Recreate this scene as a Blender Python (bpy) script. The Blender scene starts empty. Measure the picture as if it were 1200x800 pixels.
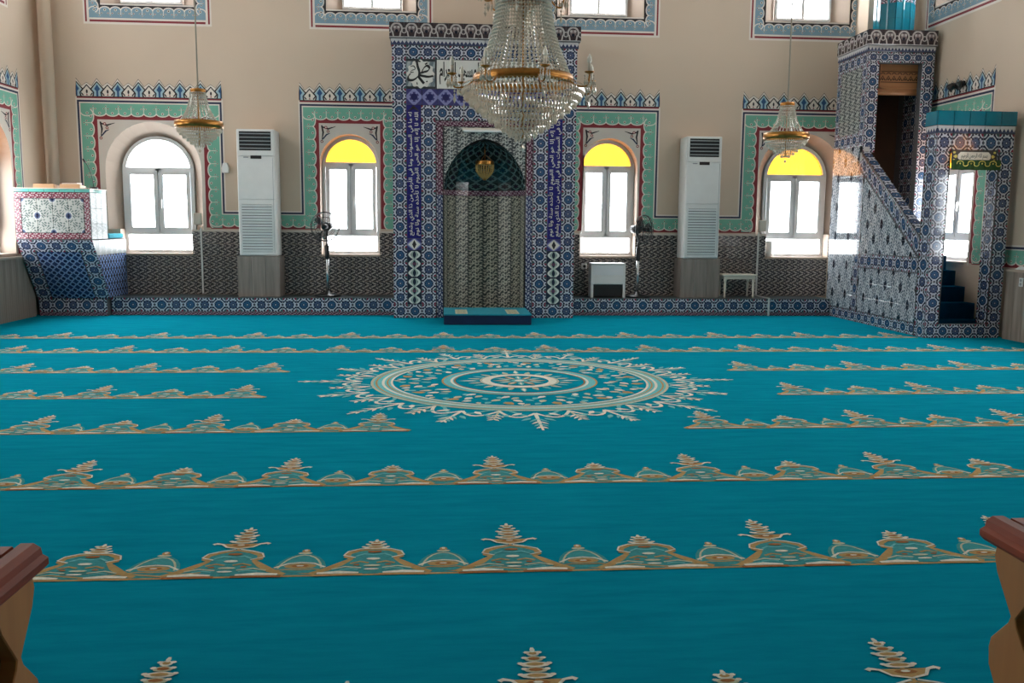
import bpy, math, random
from mathutils import Matrix, Vector
random.seed(7)
S = bpy.context.scene
COL = S.collection
PI = math.pi
sin, cos = math.sin, math.cos

# ------------------------------------------------------------------ camera
cam = bpy.data.cameras.new('camera')
cam.sensor_fit = 'HORIZONTAL'
cam.sensor_width = 36.0
cam.lens = 1050 / 1200 * 36.0
cam.clip_start = 0.05
cam_o = bpy.data.objects.new('camera', cam)
COL.objects.link(cam_o)
_pi, _ya, _ro = 0.129491696, 0.0760348435, -0.00871895706
_fw = Vector((sin(_ya) * cos(_pi), cos(_ya) * cos(_pi), -sin(_pi)))
_r = Vector((cos(_ya), -sin(_ya), 0))
_d = _fw.cross(_r)
_r2 = _r * cos(_ro) + _d * sin(_ro)
_d2 = _d * cos(_ro) - _r * sin(_ro)
_m = Matrix((_r2, -_d2, -_fw)).transposed().to_4x4()
_m.translation = (0, 0, 1.30)
cam_o.matrix_world = _m
S.camera = cam_o

# ------------------------------------------------------------------ world, exposure
w = bpy.data.worlds.new('overcast_sky')
S.world = w
w.use_nodes = True
bg = w.node_tree.nodes['Background']
bg.inputs[0].default_value = (0.94, 0.97, 1.0, 1)
bg.inputs[1].default_value = 9.0
S.view_settings.view_transform = 'Standard'
S.view_settings.look = 'None'
S.view_settings.gamma = 1.0
S.view_settings.use_curve_mapping = False
S.view_settings.exposure = 1.12
S.cycles.use_denoising = True
S.cycles.max_bounces = 10
S.cycles.diffuse_bounces = 6
S.cycles.glossy_bounces = 4
S.cycles.transmission_bounces = 8
S.cycles.transparent_max_bounces = 12
S.cycles.caustics_reflective = False
S.cycles.caustics_refractive = False
S.cycles.sample_clamp_indirect = 6.0


# ------------------------------------------------------------------ colours and node materials
def lin(c):
    return tuple(((x / 255) / 12.92 if x <= 10 else ((x / 255 + .055) / 1.055) ** 2.4) for x in c) + (1.0,)


class X:
    """a scalar socket or number inside one node tree, with arithmetic"""
    def __init__(s, nt, v): s.nt, s.v = nt, v
    def m(s, op, a=None, b=None):
        n = s.nt.nodes.new('ShaderNodeMath'); n.operation = op
        for i, q in enumerate((s, a, b)):
            if q is None: continue
            q = q.v if isinstance(q, X) else q
            if isinstance(q, (int, float)): n.inputs[i].default_value = q
            else: s.nt.links.new(q, n.inputs[i])
        return X(s.nt, n.outputs[0])
    def __add__(s, o): return s.m('ADD', o)
    __radd__ = __add__
    def __sub__(s, o): return s.m('SUBTRACT', o)
    def __rsub__(s, o): return (s * -1.0) + o
    def __mul__(s, o): return s.m('MULTIPLY', o)
    __rmul__ = __mul__
    def __truediv__(s, o): return s.m('DIVIDE', o)
    def lt(s, o): return s.m('LESS_THAN', o)
    def gt(s, o): return s.m('GREATER_THAN', o)
    def abs(s): return s.m('ABSOLUTE')
    def sin(s): return s.m('SINE')
    def cos(s): return s.m('COSINE')
    def fr(s): return s.m('FRACT')
    def sqrt(s): return s.m('SQRT')
    def at2(s, o): return s.m('ARCTAN2', o)
    def mn(s, o): return s.m('MINIMUM', o)
    def mx(s, o): return s.m('MAXIMUM', o)


class Pat:
    def __init__(s, mat):
        s.nt = mat.node_tree
        tc = s.nt.nodes.new('ShaderNodeTexCoord')
        sp = s.nt.nodes.new('ShaderNodeSeparateXYZ')
        s.nt.links.new(tc.outputs['UV'], sp.inputs[0])
        s.u, s.v = X(s.nt, sp.outputs[0]), X(s.nt, sp.outputs[1])
        s.tc = tc
    def mix(s, fac, a, b):
        n = s.nt.nodes.new('ShaderNodeMix'); n.data_type = 'RGBA'
        fi = n.inputs[0]; A = n.inputs[6]; B = n.inputs[7]
        for so, q in ((fi, fac), (A, a), (B, b)):
            q = q.v if isinstance(q, X) else q
            if isinstance(q, (tuple, float, int)): so.default_value = q
            else: s.nt.links.new(q, so)
        return n.outputs[2]
    def rad(s, x, y): return (x * x + y * y).sqrt()
    def noise(s, scale, detail=2.0, coord='Object'):
        n = s.nt.nodes.new('ShaderNodeTexNoise')
        n.inputs['Scale'].default_value = scale; n.inputs['Detail'].default_value = detail
        s.nt.links.new(s.tc.outputs[coord], n.inputs['Vector'])
        return X(s.nt, n.outputs[0])


MATS = {}
def mat(name, color=(200, 200, 200), rough=.6, metal=0.0, fn=None, spec=.5, **kw):
    if name in MATS: return MATS[name]
    m = bpy.data.materials.new(name); m.use_nodes = True
    b = m.node_tree.nodes['Principled BSDF']
    b.inputs['Base Color'].default_value = lin(color)
    b.inputs['Roughness'].default_value = rough
    b.inputs['Metallic'].default_value = metal
    b.inputs['Specular IOR Level'].default_value = spec
    for k, v in kw.items(): b.inputs[k.replace('_', ' ')].default_value = v
    if fn:
        p = Pat(m)
        c = fn(p)
        m.node_tree.links.new(c, b.inputs['Base Color'])
    m.diffuse_color = lin(color)
    MATS[name] = m
    return m


def tint(c, k, amount=.1, scale=3.0):
    """plain colour with a little uneven tone"""
    def f(p):
        n = p.noise(scale, 3.0)
        a = lin(tuple(max(0, x * (1 - amount)) for x in c)); b = lin(tuple(min(255, x * (1 + amount)) for x in c))
        return p.mix(n, a, b)
    return f


NAVY, BLUE, WHT, RED, GRN = lin((26, 29, 54)), lin((58, 88, 138)), lin((182, 186, 198)), lin((120, 36, 62)), lin((52, 86, 86))
DARK = lin((26, 28, 42))


def f_rosette(kind):
    def f(p):
        x, y = p.u - .5, p.v - .5
        ax, ay = x.abs(), y.abs()
        r = p.rad(x, y); th = y.at2(x)
        c = p.mix(p.rad(ax - .5, ay - .5).lt(.25), NAVY, WHT)
        c = p.mix(p.rad(ax - .5, ay - .5).lt(.17), c, RED if kind == 0 else GRN)
        e = p.rad(ax - .5, ay).mn(p.rad(ax, ay - .5))
        c = p.mix(e.lt(.16), c, WHT)
        c = p.mix(e.lt(.08), c, NAVY)
        if kind == 0:
            ring = (r - .355).abs().lt(.05) * (th * 2.0).cos().abs().gt(.22)
            c = p.mix(ring, c, WHT)
            c = p.mix(r.lt(.30), c, lin((30, 38, 66)))
        else:
            q = (ax + ay) * .72
            c = p.mix((q.mx(ax).mx(ay) - .345).abs().lt(.035), c, WHT)
            c = p.mix(r.lt(.30), c, lin((32, 52, 80)))
        pet = (th * 8.0).cos() * .05
        c = p.mix((r + pet).lt(.235) * r.gt(.09), c, lin((78, 92, 122)) if kind == 0 else lin((58, 92, 128)))
        c = p.mix((th * 4.0).cos().abs().lt(.3) * r.lt(.2), c, lin((28, 36, 68)))
        c = p.mix(r.lt(.045), c, WHT)
        return p.mix((ax.mx(ay)).gt(.482), c, lin((120, 122, 132)))
    return f


def f_zigzag(p):
    u, v = p.u, p.v
    t = ((v * 2.0).fr() - .5).abs() * 2.0           # zigzag down the tile
    a = (u * 2.0 + t * 1.05).fr()
    c = p.mix((a - .5).abs().lt(.22), lin((34, 32, 38)), lin((182, 172, 164)))
    b = (u * 2.0 - t * .4 + .15 + (v * 12.566).sin() * .1).fr()
    c = p.mix((b - .5).abs().lt(.10), c, lin((60, 58, 66)))
    d = (u * 4.0 + t * 2.1 + .3).fr()
    return p.mix((d - .5).abs().lt(.07), c, lin((150, 142, 138)))


def f_arab(lightc, darkc, k=1.0):
    def f(p):
        x, y = p.u * 6.2832, p.v * 6.2832
        a = (x * k + (y * 2.0).sin() * 1.5).sin() + (y * 2.0 + (x * 2.0).sin() * 1.6).sin()
        c = p.mix(a.abs().lt(.62), lin(darkc), lin(lightc))
        b = (x * 3.0 - (y * 2.0).cos() * 1.4).sin() * (y * 3.0 + x).sin()
        c = p.mix(b.gt(.55), c, lin(tuple(int(q * .62 + 25) for q in lightc)))
        return p.mix(((p.u - .5).abs()).gt(.47), c, lin(darkc))
    return f


def f_field(p):
    """lattice of pointed ovals and palmettes on white, unit cell = 2 x 2 tiles"""
    x, y = p.u - .5, p.v - .5
    ax, ay = x.abs(), y.abs()
    c = p.mix(((x * 37.7 + (y * 25.1).sin() * 1.7).sin() * (y * 31.4 + (x * 25.1).cos() * 1.5).sin()).gt(.12), lin((188, 192, 198)), lin((78, 92, 104)))
    net = (ax - (y * 6.2832).cos() * .13 - .25).abs()
    c = p.mix(net.lt(.02), c, lin((200, 204, 210)))
    c = p.mix((net - .035).abs().lt(.012), c, lin((52, 66, 80)))
    l1 = ax.lt((.17 * .17 - ay * ay) * 3.2 + .008) * ay.lt(.18)
    bx, by = .5 - ax, .5 - ay
    l2 = bx.lt((.17 * .17 - by * by) * 3.2 + .008) * by.lt(.18)
    c = p.mix(l1.mx(l2), c, lin((40, 46, 62)))
    return c


def f_lattice(bgc, linec, dotc, k=2.0):
    def f(p):
        a, b = (p.u * k).fr() - .5, (p.v * k).fr() - .5
        ax, ay = a.abs(), b.abs()
        r = p.rad(a, b); th = b.at2(a)
        c = p.mix((ax + ay - .5).abs().lt(.07), lin(bgc), lin(linec))
        c = p.mix((r - .36).abs().lt(.05), c, lin(linec))
        c = p.mix(r.lt(.2 + .0), c, lin(dotc))
        c = p.mix((th * 6.0).cos().gt(.3) * (r - .27).abs().lt(.05), c, lin(linec))
        return c
    return f


def f_palmette(dark, light, k=1.0):
    def f(p):
        x, y = (p.u * k).fr() - .5, p.v
        ax = x.abs()
        r = p.rad(x, y - .55)
        c = p.mix((r - .36).abs().lt(.06) * y.gt(.4), lin(dark), lin(light))
        c = p.mix(r.lt(.22), c, lin((118, 104, 106)))
        c = p.mix(p.rad(ax - .13, y - .66).lt(.09), c, lin(light))
        c = p.mix(p.rad(x, y - .42).lt(.11), c, DARK)
        c = p.mix((ax - .2 - y * .2).abs().lt(.05) * y.lt(.42), c, lin(light))
        e = p.rad(.5 - ax, y - .45)
        c = p.mix((e - .15).abs().lt(.035), c, lin(light))
        c = p.mix(y.lt(.07), c, lin((176, 172, 172)))
        return p.mix(y.gt(.94), c, lin((50, 44, 48)))
    return f


def f_teeth(p):
    x, y = (p.u * 4.0).fr() - .5, p.v
    t = x.abs() * 2.0
    c = p.mix((y * 2.2 - .45).gt(t), lin((58, 66, 96)), lin((192, 192, 196)))
    return p.mix(y.lt(.16), c, lin((70, 78, 104)))


def f_small(dark, light, k=3.0):
    def f(p):
        x, y = (p.u * k).fr() - .5, p.v - .5
        a = (x * 9.0 + (y * 8.0).sin() * 1.2).sin() * (y * 9.0).cos()
        c = p.mix(a.gt(.15), lin(dark), lin(light))
        return p.mix(y.abs().gt(.42), c, lin(tuple(q * .5 for q in dark)))
    return f


def f_cypress(p):
    """tall panel of white tulip leaves on dark ground"""
    x, y = p.u - .5, p.v
    ax = x.abs()
    c = p.mix(((ax - (y * 9.4).sin().abs() * .34) .abs()).lt(.085), lin((40, 48, 64)), lin((206, 210, 204)))
    c = p.mix((ax - (y * 9.4).sin().abs() * .17).abs().lt(.05), c, lin((150, 168, 160)))
    c = p.mix(p.rad(x, (y - .5) * 3.6).lt(.15), c, lin((120, 62, 78)))
    c = p.mix(p.rad(x, (y - .5) * 3.6).lt(.08), c, lin((40, 60, 90)))
    return p.mix(ax.mx((y - .5).abs() * 1.0).gt(.47), c, lin((30, 36, 60)))


def f_floral(p):
    """white ground, vines and blue roundels (lectern panel), unit = one tile"""
    x, y = p.u - .5, p.v - .5
    a = (x * 37.7 + (y * 25.2).sin() * 2.0).sin() * (y * 44.0 + (x * 25.2).cos() * 1.6).sin()
    c = p.mix(a.gt(.22), lin((172, 174, 170)), lin((100, 112, 110)))
    r = p.rad(x, y).mn(p.rad(.5 - x.abs(), .5 - y.abs()))
    c = p.mix(r.lt(.11), c, lin((92, 104, 130)))
    c = p.mix((r - .115).abs().lt(.018), c, lin((190, 192, 190)))
    return p.mix(r.lt(.06), c, lin((40, 48, 78)))


TILE = dict(rough=.10, spec=.5)
m_ros = [mat('rosette_tile_a', rough=.10, fn=f_rosette(0)), mat('rosette_tile_b', rough=.10, fn=f_rosette(1))]
m_zig = mat('zigzag_tile', rough=.16, fn=f_zigzag)
m_niche = mat('arabesque_tile', rough=.38, fn=f_arab((178, 174, 158), (46, 52, 50)))
m_spandrel = mat('arabesque_pale_tile', rough=.14, fn=f_arab((176, 180, 176), (66, 72, 76)))
m_hood = mat('hood_tile', rough=.12, fn=f_lattice((24, 40, 42), (84, 106, 104), (18, 24, 44), 1.0))
m_field = mat('pointed_oval_tile', rough=.07, fn=f_field)
m_violet = mat('violet_lattice_tile', rough=.12, fn=f_lattice((62, 62, 112), (128, 130, 176), (34, 36, 84), 1.0))
m_palm = mat('palmette_tile', rough=.12, fn=f_palmette((54, 44, 48), (172, 164, 162), 1.0))
m_teeth = mat('toothed_tile', rough=.12, fn=f_teeth)
m_purple = mat('purple_border_tile', rough=.14, fn=f_small((84, 44, 66), (168, 150, 160), 2.0))
m_jamb = mat('blue_border_tile', rough=.14, fn=f_small((52, 62, 96), (170, 174, 188), 2.0))
m_cypress = mat('tulip_panel_tile', rough=.12, fn=f_cypress)
m_cobalt = mat('cobalt_tile', (34, 34, 104), .12, fn=tint((36, 36, 106), 1, .15, 6))
m_floral = mat('floral_tile', rough=.10, fn=f_floral)
m_redlat = mat('red_vine_tile', rough=.2, fn=f_small((112, 50, 66), (168, 148, 152), 2.0))
m_bluegeo = mat('blue_star_tile', rough=.25, fn=f_lattice((30, 46, 88), (128, 150, 186), (16, 24, 54), 1.0))
m_grey = mat('grey_oval_tile', rough=.4, spec=.3, fn=f_arab((124, 132, 128), (76, 88, 88)))
m_teal_tile = mat('teal_glazed_tile', (10, 112, 132), .10, fn=tint((12, 112, 132), 1, .12, 5))
m_aqua_tile = mat('aqua_glazed_tile', (96, 178, 168), .12, fn=tint((96, 176, 166), 1, .08, 5))
m_grout = mat('grout', (92, 90, 92), .9, fn=tint((92, 90, 92), 1, .1, 20))
m_rod = mat('satin_rod', (168, 158, 142), .5, .3, fn=tint((168, 158, 142), 1, .05, 20))
m_grout_l = mat('pale_grout', (170, 168, 166), .9, fn=tint((168, 166, 164), 1, .08, 20))
m_plaster = mat('beige_plaster', (212, 190, 170), .75, fn=tint((208, 187, 167), 1, .035, .7), spec=.25)
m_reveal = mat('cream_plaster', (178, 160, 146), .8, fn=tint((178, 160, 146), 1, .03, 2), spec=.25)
m_ceil = mat('white_ceiling_paint', (232, 226, 216), .8, fn=tint((230, 224, 214), 1, .03, 1))
m_upvc = mat('white_upvc', (226, 228, 230), .35, fn=tint((224, 226, 228), 1, .02, 4))
m_gasket = mat('grey_gasket', (150, 154, 158), .5, fn=tint((150, 154, 158), 1, .05, 9))
m_gold = mat('brass', (164, 116, 62), .32, 1.0, fn=tint((160, 112, 58), 1, .18, 30))
m_black = mat('black_plastic', (18, 18, 20), .35, fn=tint((18, 18, 20), 1, .2, 9))
m_white = mat('white_plastic', (226, 226, 224), .4, fn=tint((224, 224, 222), 1, .03, 6))
m_offw = mat('warm_white_plastic', (205, 198, 186), .5, fn=tint((204, 196, 184), 1, .04, 9))
m_dkslot = mat('dark_vent_and_shade', (22, 24, 26), .6, fn=tint((22, 24, 26), 1, .2, 9))


def f_wood(c1, c2, axis=2, sc=1.0):
    def f(p):
        mp = p.nt.nodes.new('ShaderNodeMapping')
        s = [22.0 * sc] * 3; s[axis] = 1.3 * sc
        mp.inputs['Scale'].default_value = s
        p.nt.links.new(p.tc.outputs['Object'], mp.inputs[0])
        n = p.nt.nodes.new('ShaderNodeTexNoise'); n.inputs['Scale'].default_value = 1.0; n.inputs['Detail'].default_value = 5
        p.nt.links.new(mp.outputs[0], n.inputs['Vector'])
        return p.mix(X(p.nt, n.outputs[0]).m('MULTIPLY_ADD', 2.2, -.6).mx(0.0).mn(1.0), lin(c1), lin(c2))
    return f


m_greywood = mat('grey_oak_laminate', rough=.45, fn=f_wood((122, 108, 98), (168, 152, 140)))
m_pedwood = mat('grey_walnut_laminate', rough=.45, fn=f_wood((112, 102, 96), (150, 140, 132)))
m_redwood = mat('reddish_varnished_wood', rough=.5, spec=.3, fn=f_wood((104, 36, 18), (164, 74, 42), 1))
m_tanwood = mat('tan_board', rough=.5, fn=f_wood((170, 110, 56), (188, 128, 70), 2))
m_darkwood = mat('dark_brown_wood', rough=.5, fn=f_wood((44, 26, 18), (62, 38, 26), 1))
m_canwood = mat('canopy_wood', rough=.4, fn=f_wood((168, 112, 72), (196, 140, 96), 0))
m_brownfab = mat('brown_lining', (84, 58, 42), .8, fn=tint((84, 58, 42), 1, .1, 3))
m_bookwood = mat('pale_stand_wood', rough=.45, fn=f_wood((196, 152, 110), (222, 184, 142), 0))
m_stairs = mat('shaded_teal_stair_carpet', (4, 46, 70), .95, fn=tint((4, 46, 70), 1, .15, 12), spec=.0)  # teal carpet with the shade of the enclosed stair put into its colour
m_benchtop = mat('teal_rug', (14, 138, 158), .95, fn=tint((14, 138, 158), 1, .1, 12))
m_navyfab = mat('navy_fabric', (8, 38, 72), .95, fn=tint((8, 38, 72), 1, .12, 9))
m_greencloth = mat('green_cloth', (28, 66, 26), .9, fn=tint((28, 66, 26), 1, .12, 15))
m_yellowthread = mat('yellow_embroidery', (206, 190, 92), .7, fn=tint((206, 190, 92), 1, .1, 30))
m_cream = mat('cream_paint', (222, 214, 200), .5, fn=tint((220, 212, 198), 1, .03, 8))
m_ink = mat('black_ink', (20, 20, 24), .4, fn=tint((20, 20, 24), 1, .1, 8))
m_whiteglaze = mat('white_glaze', (214, 212, 206), .12, fn=tint((214, 212, 206), 1, .03, 8))
m_greyglaze = mat('grey_glaze', (138, 146, 148), .12, fn=f_small((110, 122, 128), (160, 168, 170), 3.0))
m_cable = mat('cable_duct_white', (216, 214, 210), .5, fn=tint((214, 212, 208), 1, .04, 8))
# wall paints
P_WHITE = mat('paint_white', (226, 216, 206), .7, fn=tint((224, 214, 204), 1, .03, 6))
P_NAVY = mat('paint_navy', (34, 42, 72), .6, fn=tint((34, 42, 72), 1, .1, 6))
P_GREEN = mat('paint_green', (116, 178, 156), .65, fn=tint((114, 176, 154), 1, .05, 4))
P_RED = mat('paint_maroon', (134, 36, 44), .6, fn=tint((132, 36, 44), 1, .08, 6))
P_BLACK = mat('paint_black', (32, 24, 28), .6, fn=tint((32, 24, 28), 1, .1, 6))
P_BLUE = mat('paint_blue', (34, 80, 124), .6, fn=tint((34, 80, 124), 1, .08, 6))
P_SLATE = mat('paint_slate_blue', (124, 152, 168), .65, fn=tint((122, 150, 166), 1, .06, 4))
P_SKY = mat('paint_pale_blue', (160, 190, 202), .65, fn=tint((158, 188, 200), 1, .05, 4))
P_FIELD = mat('paint_pale_grey', (214, 204, 194), .7, fn=tint((212, 202, 192), 1, .03, 3))
PAINTS = [P_WHITE, P_NAVY, P_GREEN, P_RED, P_BLACK, P_BLUE, P_SLATE, P_SKY, P_FIELD]
pW, pN, pG, pR, pK, pB, pS, pY, pF = range(9)


def glass_mat(name, col, gl=.05):
    m = bpy.data.materials.new(name); m.use_nodes = True
    nt = m.node_tree; nt.nodes.clear()
    o = nt.nodes.new('ShaderNodeOutputMaterial')
    t = nt.nodes.new('ShaderNodeBsdfTransparent'); t.inputs[0].default_value = col
    g = nt.nodes.new('ShaderNodeBsdfGlossy'); g.inputs['Roughness'].default_value = .05
    mx = nt.nodes.new('ShaderNodeMixShader'); mx.inputs[0].default_value = gl
    nt.links.new(t.outputs[0], mx.inputs[1]); nt.links.new(g.outputs[0], mx.inputs[2]); nt.links.new(mx.outputs[0], o.inputs[0])
    m.diffuse_color = col
    return m


m_pane = glass_mat('window_glass', (.97, .98, .98, 1))
m_yellow = glass_mat('yellow_glass', (.5, .30, .08, 1))


def crystal_mat():
    m = bpy.data.materials.new('crystal'); m.use_nodes = True
    nt = m.node_tree; nt.nodes.clear(); N = nt.nodes.new; L = nt.links.new
    o = N('ShaderNodeOutputMaterial')
    a = N('ShaderNodeBsdfGlass'); a.inputs['Roughness'].default_value = .02; a.inputs['IOR'].default_value = 1.55; a.inputs[0].default_value = (1, .97, .92, 1)
    g = N('ShaderNodeBsdfGlossy'); g.inputs['Roughness'].default_value = .08; g.inputs[0].default_value = (.97, .93, .86, 1)
    d = N('ShaderNodeBsdfDiffuse'); d.inputs[0].default_value = (.80, .71, .58, 1)
    m1 = N('ShaderNodeMixShader'); m1.inputs[0].default_value = .7
    m2 = N('ShaderNodeMixShader'); m2.inputs[0].default_value = .5
    L(a.outputs[0], m1.inputs[1]); L(g.outputs[0], m1.inputs[2])
    L(m1.outputs[0], m2.inputs[1]); L(d.outputs[0], m2.inputs[2])
    L(m2.outputs[0], o.inputs[0])
    return m


m_crystal = crystal_mat()


def f_carpet(p):
    mp = p.nt.nodes.new('ShaderNodeMapping'); mp.inputs['Scale'].default_value = (1.2, 7.0, 1.0)
    p.nt.links.new(p.tc.outputs['Object'], mp.inputs[0])
    n = p.nt.nodes.new('ShaderNodeTexNoise'); n.inputs['Scale'].default_value = 2.2; n.inputs['Detail'].default_value = 6; n.inputs['Roughness'].default_value = .65
    p.nt.links.new(mp.outputs[0], n.inputs['Vector'])
    c = p.mix(X(p.nt, n.outputs[0]).m('MULTIPLY_ADD', 1.8, -.4).mx(0.0).mn(1.0), lin((8, 124, 147)), lin((18, 150, 173)))
    f2 = p.noise(260.0, 2.0)
    return p.mix(f2 * .25, c, lin((0, 108, 134)))


m_carpet = mat('turquoise_carpet', (4, 130, 156), .95, fn=f_carpet, spec=.0)


def weave(name, c):
    return mat(name, c, .95, fn=tint(c, 1, .14, 60), spec=.0)


C_GOLD, C_CREAM, C_TEAL, C_BRN = weave('carpet_gold', (176, 146, 100)), weave('carpet_cream', (218, 216, 202)), weave('carpet_grey_teal', (70, 146, 150)), weave('carpet_brown', (156, 108, 70))
C_SAND = weave('carpet_sand', (186, 188, 164))
C_PALE = weave('carpet_pale_aqua', (112, 184, 188))
WEAVE = [C_GOLD, C_CREAM, C_TEAL, C_BRN, C_SAND, C_PALE]


# ------------------------------------------------------------------ object helpers
def wm(o):
    m = o.matrix_basis.copy()
    return wm(o.parent) @ m if o.parent else m


def place(o, M, parent=None):
    COL.objects.link(o)
    o.parent = parent
    o.matrix_basis = (wm(parent).inverted() @ M) if parent else M
    return o


def tag(o, label=None, cat=None, group=None, kind=None):
    if label: o['label'] = label
    if cat: o['category'] = cat
    if group: o['group'] = group
    if kind: o['kind'] = kind
    return o


def empty(name, loc, rz=0.0, label=None, cat=None, group=None, kind=None):
    o = bpy.data.objects.new(name, None)
    o.empty_display_size = .1
    place(o, Matrix.Translation(loc) @ Matrix.Rotation(rz, 4, 'Z'))
    return tag(o, label, cat, group, kind)


class G:
    """mesh collector in world (or given) coordinates"""
    def __init__(s): s.v, s.f, s.mi, s.sm = [], [], [], []
    def add(s, vs, fs, mi=0, smooth=False):
        b = len(s.v); s.v += [tuple(q) for q in vs]
        for f in fs: s.f.append(tuple(b + i for i in f)); s.mi.append(mi); s.sm.append(smooth)
        return s
    def box(s, x0, x1, y0, y1, z0, z1, mi=0):
        return s.add([(x0, y0, z0), (x1, y0, z0), (x1, y1, z0), (x0, y1, z0), (x0, y0, z1), (x1, y0, z1), (x1, y1, z1), (x0, y1, z1)],
                     [(3, 2, 1, 0), (4, 5, 6, 7), (0, 1, 5, 4), (1, 2, 6, 5), (2, 3, 7, 6), (3, 0, 4, 7)], mi)
    def prism(s, pts, fn, t0, t1, mi=0):
        """pts: 2-D outline; fn(a,b,t) -> xyz"""
        n = len(pts)
        vs = [fn(a, b, t0) for a, b in pts] + [fn(a, b, t1) for a, b in pts]
        fs = [tuple(range(n - 1, -1, -1)), tuple(range(n, 2 * n))] + [(i, (i + 1) % n, n + (i + 1) % n, n + i) for i in range(n)]
        return s.add(vs, fs, mi)
    def lathe(s, prof, c=(0, 0, 0), seg=16, mi=0, smooth=True, axis='z', caps=True):
        n = len(prof); vs = []
        for k in range(seg):
            a = 2 * PI * k / seg
            for r, h in prof:
                if axis == 'z': vs.append((c[0] + r * cos(a), c[1] + r * sin(a), c[2] + h))
                elif axis == 'y': vs.append((c[0] + r * cos(a), c[1] + h, c[2] + r * sin(a)))
                else: vs.append((c[0] + h, c[1] + r * cos(a), c[2] + r * sin(a)))
        fs = []
        for k in range(seg):
            q = (k + 1) % seg
            for i in range(n - 1): fs.append((k * n + i, q * n + i, q * n + i + 1, k * n + i + 1))
        s.add(vs, fs, mi, smooth)
        if caps:
            b = len(s.v) - len(vs)
            s.f.append(tuple(b + k * n for k in range(seg))[::-1]); s.mi.append(mi); s.sm.append(False)
            s.f.append(tuple(b + k * n + n - 1 for k in range(seg))); s.mi.append(mi); s.sm.append(False)
        return s
    def tube(s, pts, r, seg=6, mi=0, closed=False):
        pts = [Vector(p) for p in pts]; n = len(pts); rings = []
        for i, p in enumerate(pts):
            if closed: d = pts[(i + 1) % n] - pts[i - 1]
            else: d = pts[min(i + 1, n - 1)] - pts[max(i - 1, 0)]
            d.normalize()
            up = Vector((0, 0, 1)) if abs(d.z) < .9 else Vector((1, 0, 0))
            a = d.cross(up).normalized(); b = a.cross(d)
            rr = r[i] if isinstance(r, (list, tuple)) else r
            rings.append([p + (a * cos(2 * PI * k / seg) + b * sin(2 * PI * k / seg)) * rr for k in range(seg)])
        vs = [q for R in rings for q in R]; fs = []
        for i in range(n if closed else n - 1):
            j = (i + 1) % n
            for k in range(seg):
                l = (k + 1) % seg
                fs.append((i * seg + k, i * seg + l, j * seg + l, j * seg + k))
        if not closed: fs += [tuple(range(seg))[::-1], tuple((n - 1) * seg + k for k in range(seg))]
        return s.add(vs, fs, mi, True)
    def octa(s, c, r, h, mi=0):
        x, y, z = c
        return s.add([(x + r, y, z), (x, y + r, z), (x - r, y, z), (x, y - r, z), (x, y, z + h), (x, y, z - h)],
                     [(0, 1, 4), (1, 2, 4), (2, 3, 4), (3, 0, 4), (1, 0, 5), (2, 1, 5), (3, 2, 5), (0, 3, 5)], mi)
    def mesh(s, name, mats):
        me = bpy.data.meshes.new(name)
        me.from_pydata(s.v, [], s.f)
        for m in (mats if isinstance(mats, (list, tuple)) else [mats]): me.materials.append(m)
        if any(s.mi): me.polygons.foreach_set('material_index', s.mi)
        if any(s.sm): me.polygons.foreach_set('use_smooth', s.sm)
        me.update()
        return me
    def obj(s, name, mats, parent=None, M=None, **kw):
        """coordinates are in the parent's frame when M is None, else in frame M"""
        o = bpy.data.objects.new(name, s.mesh(name, mats))
        COL.objects.link(o)
        o.parent = parent
        if M is not None: o.matrix_basis = (wm(parent).inverted() @ M) if parent else M
        return tag(o, **kw)


I4 = Matrix.Identity(4)


def bevel(o, wdt, seg=2):
    m = o.modifiers.new('bevel', 'BEVEL'); m.width = wdt; m.segments = seg; m.limit_method = 'ANGLE'
    return o


def copy_tree(o, parent=None, M=None):
    c = o.copy(); COL.objects.link(c); c.parent = parent
    if M is not None: c.matrix_basis = M
    for ch in [q for q in KIDS(o)]: copy_tree(ch, c)
    return c


def KIDS(o): return [q for q in bpy.data.objects if q.parent == o]


# ---- tiles: one object each, sharing meshes between alike pieces
TM = {}
def tile_mesh(w_, h_, t, mt, uv, gap):
    k = (round(w_, 4), round(h_, 4), t, mt.name, uv, gap)
    if k in TM: return TM[k]
    g = gap; x0, x1, y0, y1 = g, w_ - g, g, h_ - g
    c = min(.003, t * .5)
    vs = [(x0, y0, 0), (x1, y0, 0), (x1, y1, 0), (x0, y1, 0), (x0, y0, t - c), (x1, y0, t - c), (x1, y1, t - c), (x0, y1, t - c),
          (x0 + c, y0 + c, t), (x1 - c, y0 + c, t), (x1 - c, y1 - c, t), (x0 + c, y1 - c, t)]
    fs = [(8, 9, 10, 11)] + [(i, (i + 1) % 4, 4 + (i + 1) % 4, 4 + i) for i in range(4)] + [(4 + i, 4 + (i + 1) % 4, 8 + (i + 1) % 4, 8 + i) for i in range(4)]
    me = bpy.data.meshes.new('tile'); me.from_pydata(vs, [], fs); me.materials.append(mt)
    ul = me.uv_layers.new(name='UVMap'); u0, v0, u1, v1 = uv
    for l in me.loops:
        q = vs[l.vertex_index]
        ul.data[l.index].uv = (u0 + (u1 - u0) * q[0] / w_, v0 + (v1 - v0) * q[1] / h_)
    TM[k] = me
    return me


def basis(o, r, up):
    r, up = Vector(r).normalized(), Vector(up).normalized(); n = r.cross(up)
    M = Matrix((r, up, n)).transposed().to_4x4(); M.translation = o
    return M


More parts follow.
